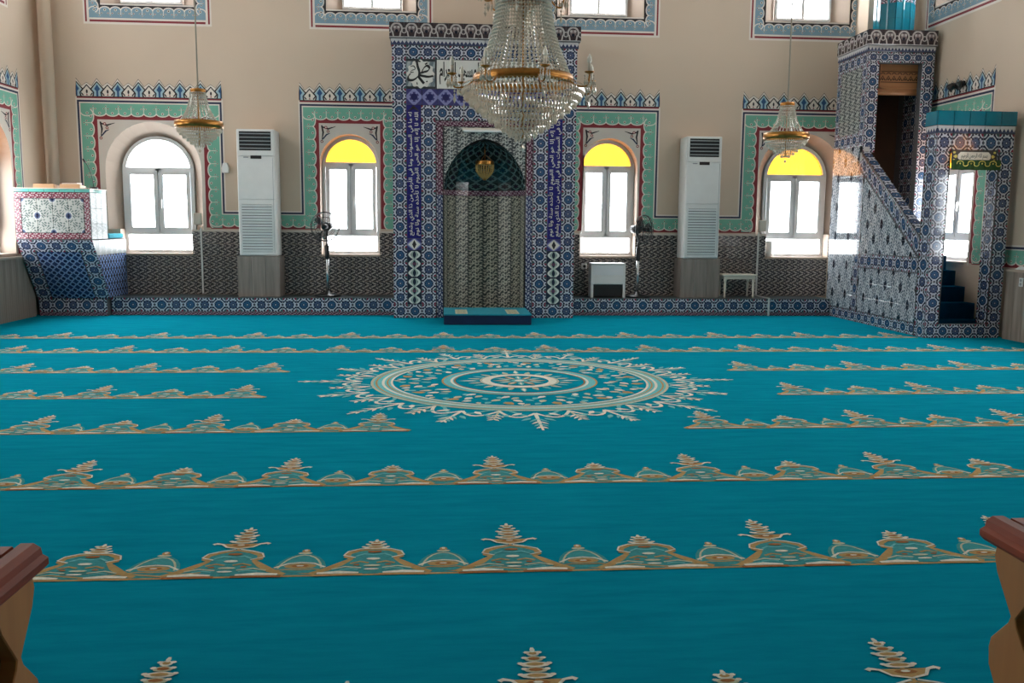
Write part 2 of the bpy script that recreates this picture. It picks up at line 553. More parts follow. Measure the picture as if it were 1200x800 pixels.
def tile(parent, name, mt, o, r, up, w_, h_, t=.010, uv=(0, 0, 1, 1), gap=.002, wob=.0015):
    ob = bpy.data.objects.new(name, tile_mesh(w_, h_, t, mt, uv, gap))
    M = basis(o, r, up)
    if wob: M = M @ Matrix.Rotation(random.uniform(-wob, wob), 4, 'X') @ Matrix.Rotation(random.uniform(-wob, wob), 4, 'Y')
    return place(ob, M, parent)


def clip(poly, a, b, c):
    """keep a*x+b*y<=c ; poly of (x,y)"""
    out = []
    for i in range(len(poly)):
        p, q = poly[i - 1], poly[i]
        dp, dq = a * p[0] + b * p[1] - c, a * q[0] + b * q[1] - c
        if (dp <= 0) != (dq <= 0):
            t = dp / (dp - dq); out.append((p[0] + (q[0] - p[0]) * t, p[1] + (q[1] - p[1]) * t))
        if dq <= 0: out.append(q)
    return out


def poly_tile(parent, name, mt, pts, uvs, n, t=.010):
    """free-form tile: 3-D outline (ccw from the front), n = front normal"""
    n = Vector(n).normalized(); k = len(pts)
    c = sum((Vector(p) for p in pts), Vector()) / k
    P = [Vector(p) + (c - Vector(p)).normalized() * .002 for p in pts]
    vs = [tuple(p + n * t) for p in P] + [tuple(p) for p in P]
    fs = [tuple(range(k))] + [(i, k + i, k + (i + 1) % k, (i + 1) % k) for i in range(k)]
    me = bpy.data.meshes.new('tile'); me.from_pydata(vs, [], fs); me.materials.append(mt)
    ul = me.uv_layers.new(name='UVMap')
    for l in me.loops: ul.data[l.index].uv = uvs[l.vertex_index % k]
    ob = bpy.data.objects.new(name, me)
    return place(ob, I4, parent)


def tile_run(parent, name, mats, o, r, up, length, h_, n, start=0, **kw):
    w_ = length / n; r = Vector(r).normalized()
    for i in range(n):
        m_ = mats[(i + start) % len(mats)] if isinstance(mats, list) else mats
        tile(parent, name, m_, Vector(o) + r * (i * w_), r, up, w_, h_, **kw)


# ---- flat painted / woven pattern: polygons in (a,b), stacked in thin layers
class Flat:
    def __init__(s): s.p = []
    def poly(s, pts, mi, ly=0): s.p.append((list(pts), mi, ly)); return s
    def rect(s, a0, b0, a1, b1, mi, ly=0): return s.poly([(a0, b0), (a1, b0), (a1, b1), (a0, b1)], mi, ly)
    def disc(s, a, b, ra, rb, mi, ly=0, n=10, rot=0.0):
        return s.poly([(a + ra * cos(2 * PI * k / n) * cos(rot) - rb * sin(2 * PI * k / n) * sin(rot), b + ra * cos(2 * PI * k / n) * sin(rot) + rb * sin(2 * PI * k / n) * cos(rot)) for k in range(n)], mi, ly)
    def rib(s, pts, wd, mi, ly=0, closed=False):
        n = len(pts); L, R = [], []
        for i in range(n):
            if closed: p, q = pts[i - 1], pts[(i + 1) % n]
            else: p, q = pts[max(i - 1, 0)], pts[min(i + 1, n - 1)]
            dx, dy = q[0] - p[0], q[1] - p[1]; l = math.hypot(dx, dy) or 1
            ww = (wd[i] if isinstance(wd, (list, tuple)) else wd) / 2
            L.append((pts[i][0] - dy / l * ww, pts[i][1] + dx / l * ww)); R.append((pts[i][0] + dy / l * ww, pts[i][1] - dx / l * ww))
        for i in range(n if closed else n - 1):
            j = (i + 1) % n
            s.poly([L[i], R[i], R[j], L[j]], mi, ly)
        return s
    def leaf(s, a, b, ang, ln, wd, mi, ly=0):
        c, d = cos(ang), sin(ang)
        pts = [(0, 0), (.25 * ln, .5 * wd), (.6 * ln, .42 * wd), (ln, 0), (.6 * ln, -.42 * wd), (.25 * ln, -.5 * wd)]
        return s.poly([(a + c * x - d * y, b + d * x + c * y) for x, y in pts], mi, ly)
    def merge(s, o, da=0, db=0, sa=1, sb=1, rot=0.0):
        c, d = cos(rot), sin(rot)
        for pts, mi, ly in o.p:
            s.p.append(([(da + (x * sa) * c - (y * sb) * d, db + (x * sa) * d + (y * sb) * c) for x, y in pts], mi, ly))
        return s
    def build(s, name, mats, fn, parent, M=None, **kw):
        """fn(a,b,layer) -> xyz"""
        g = G()
        for k_, (pts, mi, ly) in enumerate(s.p):
            ly = ly + (k_ % 37) * .022                       # no two overlapping pieces share a plane
            ar = sum(pts[i - 1][0] * pts[i][1] - pts[i][0] * pts[i - 1][1] for i in range(len(pts)))
            q = pts if ar > 0 else pts[::-1]
            g.add([fn(a, b, ly) for a, b in q], [tuple(range(len(q)))], mi)
        return g.obj(name, mats, parent, M, **kw)


def arc(cx, cy, rx, ry, a0, a1, n):
    return [(cx + rx * cos(a0 + (a1 - a0) * k / n), cy + ry * sin(a0 + (a1 - a0) * k / n)) for k in range(n + 1)]



# ------------------------------------------------------------------ the room
from mathutils.geometry import tessellate_polygon
XL, XR, YB, YR, ZC = -5.67, 6.75, 13.45, -2.4, 6.4
ZSILL = .8425


def ring(g, pts, wd, y0, y1, mi=0):
    """closed frame of width wd inside a ccw (x,z) outline, between depths y0 and y1"""
    n = len(pts); inn = []
    for i in range(n):
        p, q, r_ = pts[i - 1], pts[i], pts[(i + 1) % n]
        e1 = Vector((q[0] - p[0], q[1] - p[1])).normalized(); e2 = Vector((r_[0] - q[0], r_[1] - q[1])).normalized()
        n1, n2 = Vector((-e1.y, e1.x)), Vector((-e2.y, e2.x))
        b = n1 + n2; b = b / max(b.dot(n1), .3)
        inn.append((q[0] + b.x * wd, q[1] + b.y * wd))
    vs = [(a, y0, b) for a, b in pts] + [(a, y0, b) for a, b in inn] + [(a, y1, b) for a, b in pts] + [(a, y1, b) for a, b in inn]
    fs = []
    for i in range(n):
        j = (i + 1) % n
        fs += [(i, j, n + j, n + i), (2 * n + j, 2 * n + i, 3 * n + i, 3 * n + j), (j, i, 2 * n + i, 2 * n + j), (n + i, n + j, 3 * n + j, 3 * n + i)]
    g.add(vs, fs, mi)
    return inn


def arch_outline(c, hw, z0, zs, rise, n=18):
    return [(c - hw, z0), (c + hw, z0)] + arc(c, zs, hw, rise, 0, PI, n)


def hole_arch(c, hw, ho, z0, zd, zs, rise, zso, riseo, n=18):
    f = [(c - hw, z0), (c + hw, z0), (c + hw, zd), (c + ho, zd)] + arc(c, zso, ho, riseo, 0, PI, n) + [(c - ho, zd), (c - hw, zd)]
    b = [(c - hw, z0), (c + hw, z0), (c + hw, zd), (c + hw, zd + .001)] + arc(c, zs, hw, rise, 0, PI, n) + [(c - hw, zd + .001), (c - hw, zd)]
    return f, b


def hole_rect(c, ho, z0, z1, hi, zi0, zi1):
    return [(c - ho, z0), (c + ho, z0), (c + ho, z1), (c - ho, z1)], [(c - hi, zi0), (c + hi, zi0), (c + hi, zi1), (c - hi, zi1)]


def wall(name, M, u0, u1, holes, depth=.26):
    g = G()
    loops = [[(u0, 0), (u1, 0), (u1, ZC), (u0, ZC)]] + [h[0] for h in holes]
    flat = [p for l in loops for p in l]
    tris = tessellate_polygon([[Vector((a, b, 0)) for a, b in l] for l in loops])
    fs = []
    for t in tris:
        a, b, c = (flat[i] for i in t)
        fs.append(t if (b[0] - a[0]) * (c[1] - a[1]) - (c[0] - a[0]) * (b[1] - a[1]) > 0 else t[::-1])
    g.add([(a, 0, b) for a, b in flat], fs, 0)
    for f, b in holes:
        n = len(f)
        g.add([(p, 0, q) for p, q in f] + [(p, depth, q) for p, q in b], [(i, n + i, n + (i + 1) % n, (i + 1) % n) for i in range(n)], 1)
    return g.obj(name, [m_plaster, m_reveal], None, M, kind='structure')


M_BACK = Matrix.Translation((0, YB, 0))
M_LEFT = Matrix.Translation((XL, 0, 0)) @ Matrix.Rotation(PI / 2, 4, 'Z')
M_RIGHT = Matrix.Translation((XR, 0, 0)) @ Matrix.Rotation(-PI / 2, 4, 'Z')
M_REAR = Matrix.Translation((0, YR, 0)) @ Matrix.Rotation(PI, 4, 'Z')

# window tables: (centre, half width, splay half width, sill, spring, rise, yellow arch)
ZD = 1.19
LOW_BACK = [(-4.165, .505, .672, ZSILL, 2.03, .50, 2.045, .668, False), (-1.378, .421, .432, ZSILL, 2.155, .42, 2.155, .432, True),
            (2.455, .421, .432, ZSILL, 2.155, .42, 2.155, .432, True), (5.392, .49, .655, ZSILL, 2.06, .49, 2.055, .655, True)]
SIDE_Y = (11.8, 8.7, 5.6)
UP_BACK = (-4.16, -1.037, 2.281, 5.387)
UP_SIDE = (11.72, 8.7, 5.6)


def low_holes(tab, zd=ZD): return [hole_arch(c, hw, ho, z0, zd, zs, ri, zso, rio) for c, hw, ho, z0, zs, ri, zso, rio, _ in tab]
def up_hole(c): return hole_rect(c, .635, 4.325, 5.75, .425, 4.385, 5.65)


def side_tab(sgn): return [(sgn * y, .62, .635, .87, 2.09, .52, 2.09, .535, True) for y in SIDE_Y]


wb = wall('wall_back', M_BACK, XL, XR, low_holes(LOW_BACK) + [up_hole(c) for c in UP_BACK])
wl = wall('wall_left', M_LEFT, YR, YB, low_holes(side_tab(1), 1.0) + [up_hole(y) for y in UP_SIDE])
wr = wall('wall_right', M_RIGHT, -YB, -YR, low_holes(side_tab(-1), 1.0) + [up_hole(-y) for y in UP_SIDE])
wq = wall('wall_rear', M_REAR, -XR, -XL, [])
tag(wb, 'beige plaster wall with arched windows and painted borders behind the prayer niche')
tag(wl, 'beige plaster side wall behind the tiled lectern'); tag(wr, 'beige plaster side wall behind the tiled pulpit')
g = G(); g.lathe([(.085, 1.2), (.085, ZC)], (XL + .16, YB - .14, 0), 16, 0)
g.obj('trim_5', m_plaster, None, I4, kind='structure', label='round plaster column in the corner behind the lectern')
g = G(); g.box(XR - .62, XR - .0, 13.06, YB, 0, ZC); g.obj('trim_6', m_plaster, None, I4, kind='structure', label='square plaster pier in the corner behind the pulpit tower')

floor = G().add([(XL, YR, 0), (XR, YR, 0), (XR, YB, 0), (XL, YB, 0)], [(0, 1, 2, 3)]).obj('floor', m_carpet, kind='structure', label='turquoise patterned carpet covering the whole prayer hall floor')
ceil = G().add([(XL, YR, ZC), (XR, YR, ZC), (XR, YB, ZC), (XL, YB, ZC)], [(3, 2, 1, 0)]).obj('ceiling', m_ceil, kind='structure')
G().box(XL, XR, YR, 2.3, 2.75, 3.0).obj('added_shade_slab', m_ceil, ceil, I4)  # unseen overhead slab, added to darken the carpet near the camera

WN = [0]


def portal(M, c, z, w_, h_):
    l = bpy.data.lights.new('daylight_portal', 'AREA'); l.shape = 'RECTANGLE'; l.size = w_; l.size_y = h_
    l.cycles.is_portal = True
    o = bpy.data.objects.new('daylight_portal', l)
    COL.objects.link(o)
    # area lights shine along local -Z; the room lies towards local -y of the wall
    o.matrix_basis = M @ Matrix.Translation((c, .33, z)) @ Matrix.Rotation(-PI / 2, 4, 'X')


def pane(parent, name, pts, y, m_):
    g = G(); g.prism(pts, lambda a, b, t: (a, t, b), y, y + .006)
    return g.obj(name, m_, parent)


def arched_window(M, spec, lab):
    c, hw, ho, z0, zs, ri, zso, rio, yel = spec
    WN[0] += 1
    e = bpy.data.objects.new('window_%d' % WN[0], None); place(e, M @ Matrix.Translation((c, 0, 0)))
    tag(e, lab, None, None, 'structure')
    D0, D1 = .20, .27
    out = arch_outline(0, hw + .004, z0 - .004, zs, ri + .004)
    g = G(); ring(g, out, .052, D0, D1)
    zt = zs + (.02 if yel else .035)
    zb = z0 + .30
    g.box(-hw + .03, hw - .03, D0 + .002, D1 - .004, zt - .045, zt + .02)
    g.box(-hw + .03, hw - .03, D0 + .002, D1 - .004, zb - .03, zb + .035)
    g.box(-.04, .04, D0 + .002, D1 - .004, zb, zt)
    g.obj('frame', m_upvc, e)
    ih = hw - .045
    top = [(-ih, zt + .01), (ih, zt + .01)] + arc(0, zs, ih, ri - .045, .06, PI - .06, 18)
    pane(e, 'arch_pane', top, D0 + .03, m_yellow if yel else m_pane)
    pane(e, 'lower_pane', [(-ih, z0 + .04), (ih, z0 + .04), (ih, zb), (-ih, zb)], D0 + .03, m_pane)
    for s_ in (-1, 1):
        a0, a1 = (-ih + .008, -.012) if s_ < 0 else (.012, ih - .008)
        b0, b1 = zb + .02, zt - .03
        g = G(); inn = ring(g, [(a0, b0), (a1, b0), (a1, b1), (a0, b1)], .05, D0 - .022, D0 + .03)
        sh = g.obj('sash', m_upvc, e)
        g = G(); ring(g, [(inn[0][0] - .004, inn[0][1] - .004), (inn[1][0] + .004, inn[1][1] - .004), (inn[2][0] + .004, inn[2][1] + .004), (inn[3][0] - .004, inn[3][1] + .004)], .01, D0 - .018, D0 + .02)
        g.obj('gasket', m_gasket, sh)
        pane(sh, 'pane', inn, D0 + .004, m_pane)
        if s_ > 0:
            g = G(); zc = (b0 + b1) / 2
            g.box(a0 + .012, a0 + .036, D0 - .034, D0 - .02, zc - .035, zc + .035); g.box(a0 + .015, a0 + .033, D0 - .055, D0 - .036, zc - .10, zc + .015)
            g.obj('handle', m_white, sh)
    g = G(); g.box(-hw - .0, hw + .0, -.03, D0, z0 - .03, z0 + .002); g.obj('sill', m_reveal, e)
    portal(M, c, (z0 + zs + ri) / 2, 2 * hw - .1, zs + ri - z0 - .1)
    return e


def upper_window(M, c, lab):
    WN[0] += 1
    e = bpy.data.objects.new('window_%d' % WN[0], None); place(e, M @ Matrix.Translation((c, 0, 0)))
    tag(e, lab, None, None, 'structure')
    g = G(); ring(g, [(-.43, 4.38), (.43, 4.38), (.43, 5.655), (-.43, 5.655)], .035, .19, .25)
    g.box(-.022, .022, .192, .246, 4.40, 5.64); g.obj('frame', m_upvc, e)
    for a in (-1, 1):
        x0, x1 = sorted((a * .02, a * .4)); pane(e, 'pane', [(x0, 4.41), (x1, 4.41), (x1, 5.63), (x0, 5.63)], .215, m_pane)
    portal(M, c, 5.02, .8, 1.2)


names = ['clear arched window beside the tiled lectern', 'arched window with yellow top pane left of the prayer niche', 'arched window with yellow top pane right of the prayer niche', 'arched window with yellow top pane beside the pulpit']
for sp, n_ in zip(LOW_BACK, names): arched_window(M_BACK, sp, n_)
NTH = ('nearest the prayer niche corner', 'second from the prayer niche corner', 'third from the prayer niche corner')
for sp, q in zip(side_tab(1), NTH): arched_window(M_LEFT, sp, 'arched side window on the lectern side, ' + q)
for sp, q in zip(side_tab(-1), NTH): arched_window(M_RIGHT, sp, 'arched side window on the pulpit side, ' + q)
for c, q in zip(UP_BACK, ('above the lectern-side window', 'left of the chandelier, above a yellow-topped window', 'right of the chandelier, partly behind it', 'beside the pulpit tower')): upper_window(M_BACK, c, 'high window in slate blue painted frame ' + q)
for y, q in zip(UP_SIDE, NTH):
    upper_window(M_LEFT, y, 'high side window on the lectern side, ' + q); upper_window(M_RIGHT, -y, 'high side window on the pulpit side, ' + q)


# ---- painted ornament
def band(F, p0, p1, n, wd, col, gap, red=.047, per=.175, line=pW):
    """scalloped band: straight edge p0-p1, lobes towards n"""
    p0, p1, n = Vector(p0), Vector(p1), Vector(n)
    L = (p1 - p0).length; e = (p1 - p0) / L
    k = max(1, round(L / per)); per = L / k; dp = .045
    T = lambda a, b: tuple(p0 + e * a + n * b)
    F.poly([T(0, wd - dp - .004), T(L, wd - dp - .004), T(L, wd + red), T(0, wd + red)], gap, 1)
    F.poly([T(0, 0), T(L, 0), T(L, wd - dp), T(0, wd - dp)], col, 2)
    for i in range(k):
        c = (i + .5) * per
        a = [T(c + per / 2 * cos(t), wd - dp + dp * sin(t)) for t in [PI * j / 8 for j in range(9)]]
        F.poly(a, col, 2)
        F.rib(a, .015, line, 3)
        F.disc(*T(c, wd - dp * .9), .019, .019, line, 3, 8); F.disc(*T(c, wd - dp * .9), .011, .011, pK, 4, 6)
        b = i * per
        if i:
            for s_ in (-1, 1):
                q = T(b + s_ * .028, wd * .42); F.disc(*q, .016, .010, line, 3, 6); F.disc(*q, .010, .007, pR if i % 2 else pK, 4, 6)
            q = T(b, wd * .22); F.disc(*q, .012, .012, line, 3, 6); F.disc(*q, .008, .008, pK, 4, 6)
            F.rib([T(b, wd * .3), T(b, wd * .7)], .009, line, 3)


def corner_spray(F, a, b, sx):
    for pts, wd, c in (([(0, 0), (.02, -.10), (.0, -.22)], .022, pK), ([(0, -.02), (.09, -.05), (.2, -.015)], .02, pK), ([(.01, -.2), (.07, -.13), (.12, -.11)], .018, pN)):
        F.rib([(a + sx * x, b + y) for x, y in pts], [wd, wd * 1.2, wd * .3], c, 3)
    for x, y in ((.06, -.03), (.09, -.085), (.0, -.23)):
        F.disc(a + sx * x, b + y, .022, .022, pR, 4, 8); F.disc(a + sx * x, b + y, .011, .011, pW, 5, 6)


def cresting(F, u0, u1, zb):
    n = max(1, round((u1 - u0) / .29)); per = (u1 - u0) / n
    for i in range(n):
        a = u0 + i * per; h1, h2 = .255, .20
        F.poly([(a, zb), (a + per, zb), (a + per, zb + h1), (a + per * .74, zb + .15), (a + per / 2, zb + h2), (a + per * .26, zb + .15), (a, zb + h1)], pW, 1)
        F.rib([(a, zb + h1), (a + per * .26, zb + .15), (a + per / 2, zb + h2), (a + per * .74, zb + .15), (a + per, zb + h1)], .006, pK, 2)
        c = a + per / 2                                         # small white merlon
        F.rib([(c - .05, zb + .02), (c - .085, zb + .07), (c, zb + .165), (c + .085, zb + .07), (c + .05, zb + .02)], .02, pK, 3)
        F.disc(c, zb + .075, .014, .028, pK, 3, 8); F.poly([(c, zb + .05), (c - .012, zb + .02), (c + .012, zb + .02)], pR, 3)
    for i in range(n + 1):                                       # large blue merlon
        c = u0 + i * per; s0 = 0 if i == 0 else -1; s1 = 0 if i == n else 1
        H = lambda pts: [(c + x * (abs(s0) if x < 0 else s1), zb + y) for x, y in pts]
        F.poly(H([(-.06, .015), (.06, .015), (.075, .10), (0, .2), (-.075, .10)]), pY, 3)
        F.rib(H([(-.06, .01), (-.05, .06), (-.085, .11), (0, .21), (.085, .11), (.05, .06), (.06, .01)]), .02, pK, 4)
        F.poly(H([(-.014, .01), (.014, .01), (.014, .08), (.04, .11), (0, .175), (-.04, .11), (-.014, .08)]), pB, 5)
    F.rect(u0, zb - .018, u1, zb, pR, 2); F.rect(u0, zb, u1, zb + .012, pK, 2)


def frame_paint(F, fl, fr, spec, left=True, right=True, zb=1.19, zt=2.735, u0=None, u1=None):
    c, hw, ho, z0, zs, ri, zso, rio, _ = spec
    RW, GW = .047, .175
    F.poly([(fl, zb), (c - ho, zb), (c - ho, zso)] + arc(c, zso, ho, rio, PI, 0, 18)[1:] + [(c + ho, zb), (fr, zb), (fr, zt), (fl, zt)], pF, 0)
    a0, a1 = fl - RW - GW, fr + RW + GW
    o0, o1 = (a0 - .065 if u0 is None else u0), (a1 + .065 if u1 is None else u1)
    zg = zt + RW + GW
    F.rect(o0, zg, o1, zg + .085, pW, 0)
    F.rect(max(o0 + .025, a0 - .045), zg + .018, min(o1 - .025, a1 + .045), zg + .045, pN, 1)
    band(F, (max(a0, o0), zg), (min(a1, o1), zg), (0, -1), GW, pG, pR, RW)
    if left:
        F.rect(o0, zb + .02, a0, zg + .06, pW, 0); F.rect(a0 - .045, zb + .25, a0 - .018, zg + .045, pN, 1)
        band(F, (a0, zg - GW * .5), (a0, zb + .03), (1, 0), GW, pG, pR, RW)
    if right:
        F.rect(a1, zb + .02, o1, zg + .06, pW, 0); F.rect(a1 + .018, zb + .25, a1 + .045, zg + .045, pN, 1)
        band(F, (a1, zb + .03), (a1, zg - GW * .5), (-1, 0), GW, pG, pR, RW)
    cresting(F, o0 + .02, o1 - .02, zg + .088)
    corner_spray(F, fl + .04, zt - .03, 1); corner_spray(F, fr - .04, zt - .03, -1)


def u_band(F, a0, a1, zb=1.19):
    """band running under the panel between two window frames; a0, a1 = straight edges of the columns"""
    z = zb + .22
    F.rect(a0 - .001, z, a1 + .001, z + .06, pW, 0); F.rect(a0 + .018, z + .014, a1 - .018, z + .04, pN, 1)
    band(F, (a0 - .16, z), (a1 + .16, z), (0, -1), .175, pG, pR, .03)


def up_paint(F, c, h=.635, zo=4.325, z1=5.75, oh=.88):
    zb = 4.045
    F.rect(c - oh, zb, c + oh, zb + .03, pW, 0); F.rect(c - oh + .025, zb + .03, c + oh - .025, zb + .065, pR, 0); F.rect(c - oh + .05, zb + .06, c + oh - .05, zb + .09, pW, 1)
    for s_ in (-1, 1):
        x = lambda q: c + s_ * q
        for q0, q1, m_, ly in ((oh - .03, oh, pW, 0), (oh - .06, oh - .025, pR, 1), (oh - .085, oh - .05, pW, 2)):
            a, b = sorted((x(q0), x(q1))); F.rect(a, zb + (.03 if m_ == pR else 0), b, z1 + .2, m_, ly)
    band(F, (c + oh - .08, zb + .085), (c - oh + .08, zb + .085), (0, 1), .15, pS, pK, .025, .15)
    band(F, (c + oh - .08, z1 + .1), (c + oh - .08, zb + .16), (-1, 0), .13, pS, pK, .03, .15)
    band(F, (c - oh + .08, zb + .16), (c - oh + .08, z1 + .1), (1, 0), .13, pS, pK, .03, .15)
    F.rect(c - h - .005, zo - .02, c + h + .005, zo, pW, 5)


PF = lambda a, b, ly: (a, -.0012 - .0006 * ly, b)
for fl, fr, sp, kw in ((-4.918, -3.448, LOW_BACK[0], {}), (-1.809, -.93, LOW_BACK[1], dict(right=True, u1=-.62)), (2.056, 2.917, LOW_BACK[2], dict(left=True, u0=1.72)), (4.73, 6.05, LOW_BACK[3], dict(right=False))):
    F = Flat(); frame_paint(F, fl, fr, sp, **kw); F.build('painted_window_border', PAINTS, PF, wb)
for a0, a1 in ((-3.226, -2.031), (3.139, 4.508)):
    F = Flat(); u_band(F, a0, a1); F.build('painted_panel_border', PAINTS, PF, wb)
for c in UP_BACK:
    F = Flat(); up_paint(F, c); F.build('painted_upper_border', PAINTS, PF, wb)
for wo, sg in ((wl, 1), (wr, -1)):
    for k, sp in enumerate(side_tab(sg)):
        if k > 1: continue
        F = Flat(); frame_paint(F, sp[0] - .68, sp[0] + .68, sp, zb=.83); F.build('painted_window_border', PAINTS, PF, wo)
    F = Flat(); c0, c1 = sorted((sg * SIDE_Y[0], sg * SIDE_Y[1])); u_band(F, c0 + .902, c1 - .902, .83); F.build('painted_panel_border', PAINTS, PF, wo)
    for y in UP_SIDE[:1]:
        F = Flat(); up_paint(F, sg * y); F.build('painted_upper_border', PAINTS, PF, wo)

# ---- tile dado of the back wall
RX, UZ = (1, 0, 0), (0, 0, 1)
def dado(x0, x1, rows, vs):
    n = max(1, round((x1 - x0) / .2))
    for z0, z1 in rows:
        tile_run(wb, 'dado_tile', m_zig, (x0, YB, z0), RX, UZ, x1 - x0, z1 - z0, n, uv=(0, 0, 1, vs), t=.012, gap=.0012)
low = [(.25, .4475), (.4475, .645), (.645, .8425 - .03)]
hi = [(.8125, .9875), (.9875, 1.163)]
for x0, x1 in ((-4.594, -.74), (1.84, 5.88)): dado(x0, x1, low, 1)
for x0, x1 in ((-3.655, -1.805), (-.952, -.74), (1.84, 2.03), (2.88, 4.90), (5.885, 6.0)): dado(x0, x1, hi, .9)
for x0, x1 in ((-3.655, -1.805), (-.952, -.70), (1.80, 2.03), (2.88, 4.90)): G().box(x0, x1, YB - .016, YB, 1.163, 1.188).obj('dado_cap', P_FIELD, wb, I4)

# ---- tiled ledge along the back wall
def ledge(name, x0, x1, lab):
    e = empty(name, ((x0 + x1) / 2, 13.15, 0), kind='structure', label=lab)
    G().box(x0, x1, 12.88, YB - .014, 0, .238, 0).obj('core', m_grout, e, I4)
    n = round((x1 - x0) / .198); wd = (x1 - x0) / n
    for i in range(n):
        tile(e, 'rosette_tile', m_ros[i % 2], (x0 + i * wd, 12.88, .05), RX, UZ, wd, .195)
        tile(e, 'border_tile', m_purple, (x0 + i * wd, 12.88, .0), RX, UZ, wd, .048)
    n2 = round((x1 - x0) / .4)
    for i in range(n2):
        d = (x1 - x0) / n2
        tile(e, 'top_slab', mat('dark_slate', (52, 64, 70), .3, fn=tint((52, 64, 70), 1, .15, 5)), (x0 + i * d, 12.87, .238), RX, (0, 1, 0), d, YB - .03 - 12.87, .012)
ledge('trim_1', -4.64, -.715, 'low tiled ledge with blue rosettes between lectern and prayer niche')
ledge('trim_2', 1.83, 5.70, 'low tiled ledge with blue rosettes between prayer niche and pulpit')

# ---- wooden wainscot on the side walls
def wainscot(name, sgn, xw, xf, y0, y1, ylo, lab):
    e = empty(name, (xw, (y0 + y1) / 2, 0), kind='structure', label=lab)
    lo, hi_ = sorted((xw, xf))
    n = round((y1 - ylo) / .17); d = (y1 - ylo) / n
    for i in range(n):
        o = G().box(-abs(xf - xw) / 2, abs(xf - xw) / 2, 0, d - .004, 0, .80).obj('plank', m_greywood, e, Matrix.Translation(((lo + hi_) / 2 + random.uniform(-.0015, .0015), ylo + i * d, 0)))
    G().box(lo, hi_, y0, ylo - .004, 0, .80).obj('long_panel', m_greywood, e, I4)
    G().box(lo - .02 * (sgn > 0), hi_ + .02 * (sgn < 0), y0, y1, .80, .83).obj('ledge_board', m_reveal, e, I4)
wainscot('trim_3', -1, XL + .001, -5.59, YR + .01, 12.72, 8.0, 'grey wood plank wainscot left of the tiled lectern')
wainscot('trim_4', 1, XR - .001, 6.67, YR + .01, 10.2, 6.5, 'grey wood plank wainscot right of the pulpit gate')

# ---- woven carpet ornament
def mountain(F, c, kind):
    gd, cr, te, br, sa, pa = range(6)
    def tiers(y, ws, dy):
        for k, wd in enumerate(ws):
            yy = y + k * dy
            F.disc(c, yy, wd, .017, cr if k % 2 == 0 else sa, 3, 10); F.disc(c, yy + .001, wd * .62, .010, gd if k % 2 == 0 else br, 4, 8)
            for s_ in (-1, 1): F.disc(c + s_ * wd * .95, yy + .006, .010, .008, cr, 4, 6)
        F.disc(c, y + len(ws) * dy - dy * .35, .008, .018, cr, 4, 6)
        F.rib([(c, y - .02), (c, y + len(ws) * dy - dy)], .014, gd, 2)
    if kind == 'small':
        F.poly([(c + .105 * cos(t), .03 + .20 * sin(t)) for t in [PI * k / 10 for k in range(11)]], te, 1)
        F.rib([(c + .085 * cos(t), .03 + .185 * sin(t)) for t in [PI * (k + 1) / 12 for k in range(11)]], .008, sa, 2)
        F.disc(c, .10, .062, .026, gd, 2, 10); F.disc(c, .10, .034, .013, br, 3, 8); F.disc(c, .10, .016, .006, cr, 4, 6)
        for s_ in (-1, 1): F.rib([(c + s_ * .095, .085), (c + s_ * .05, .125), (c, .135)], .010, cr, 3); F.rib([(c + s_ * .11, .05), (c + s_ * .05, .068), (c, .062)], .009, gd, 3)
        F.disc(c, .235, .028, .012, sa, 2, 8); F.disc(c, .258, .016, .018, gd, 3, 8); F.disc(c, .262, .008, .010, cr, 4, 6)
        return
    h = .285 if kind == 'spire' else .27
    F.poly([(c - .21, .02), (c + .21, .02), (c + .15, .08), (c + .085, .16), (c + .095, .22), (c, h), (c - .095, .22), (c - .085, .16), (c - .15, .08)], te, 1)
    for s_ in (-1, 1):
        X_ = lambda pts: [(c + s_ * a, b) for a, b in pts]
        F.rib(X_([(.225, .02), (.17, .06), (.125, .11), (.085, .165)]), [.022, .034, .034, .018], gd, 2)
        F.rib(X_([(.08, .165), (.105, .185), (.10, .225), (.06, .255), (0, h - .005)]), [.02, .026, .026, .02, .012], gd, 2)
        F.rib(X_([(.07, .175), (.118, .20), (.105, .24), (.06, .268), (.01, h + .003)]), .008, cr, 4)
        F.rib(X_([(.20, .022), (.12, .03), (.045, .022)]), [.016, .026, .012], cr, 3)
        F.rib(X_([(.215, .004), (.1, .008), (.03, .006)]), .018, br if kind == 'spire' else gd, 2)
        F.rib(X_([(.15, .062), (.10, .085), (.04, .07)]), .010, sa, 3); F.rib(X_([(.12, .055), (.08, .065), (.05, .055)]), .008, pa, 3)
        F.rib(X_([(.085, .115), (.05, .135), (.015, .12)]), .012, gd, 3)
        F.rib(X_([(.07, .19), (.04, .215), (.0, .205)]), .010, pa, 3)
        F.disc(c + s_ * .06, .10, .014, .008, br, 4, 6)
    F.disc(c, .16, .028, .012, cr, 4, 8); F.disc(c, .09, .034, .010, sa, 4, 8); F.disc(c, .235, .03, .012, br, 4, 8); F.disc(c, .055, .03, .008, cr, 4, 8)
    if kind == 'finial':
        tiers(h + .015, (.05, .036, .026), .028)
    else:
        y0 = h + .045
        F.rib([(c, h - .01), (c, y0)], .012, gd, 2)
        F.poly([(c, y0 - .03), (c + .05, y0 - .012), (c + .072, y0 + .025), (c - .072, y0 + .025), (c - .05, y0 - .012)], gd, 2)
        F.disc(c, y0 + .006, .036, .013, br, 3, 8); F.disc(c, y0 + .008, .016, .007, cr, 4, 6)
        for s_ in (-1, 1):
            F.rib([(c, y0 - .032), (c + s_ * .052, y0 - .014), (c + s_ * .075, y0 + .02), (c + s_ * .10, y0 + .028), (c + s_ * .112, y0 + .018)], [.008, .010, .012, .016, .018], cr, 3)
        tiers(y0 + .045, (.05, .036, .046, .03, .02), .034)


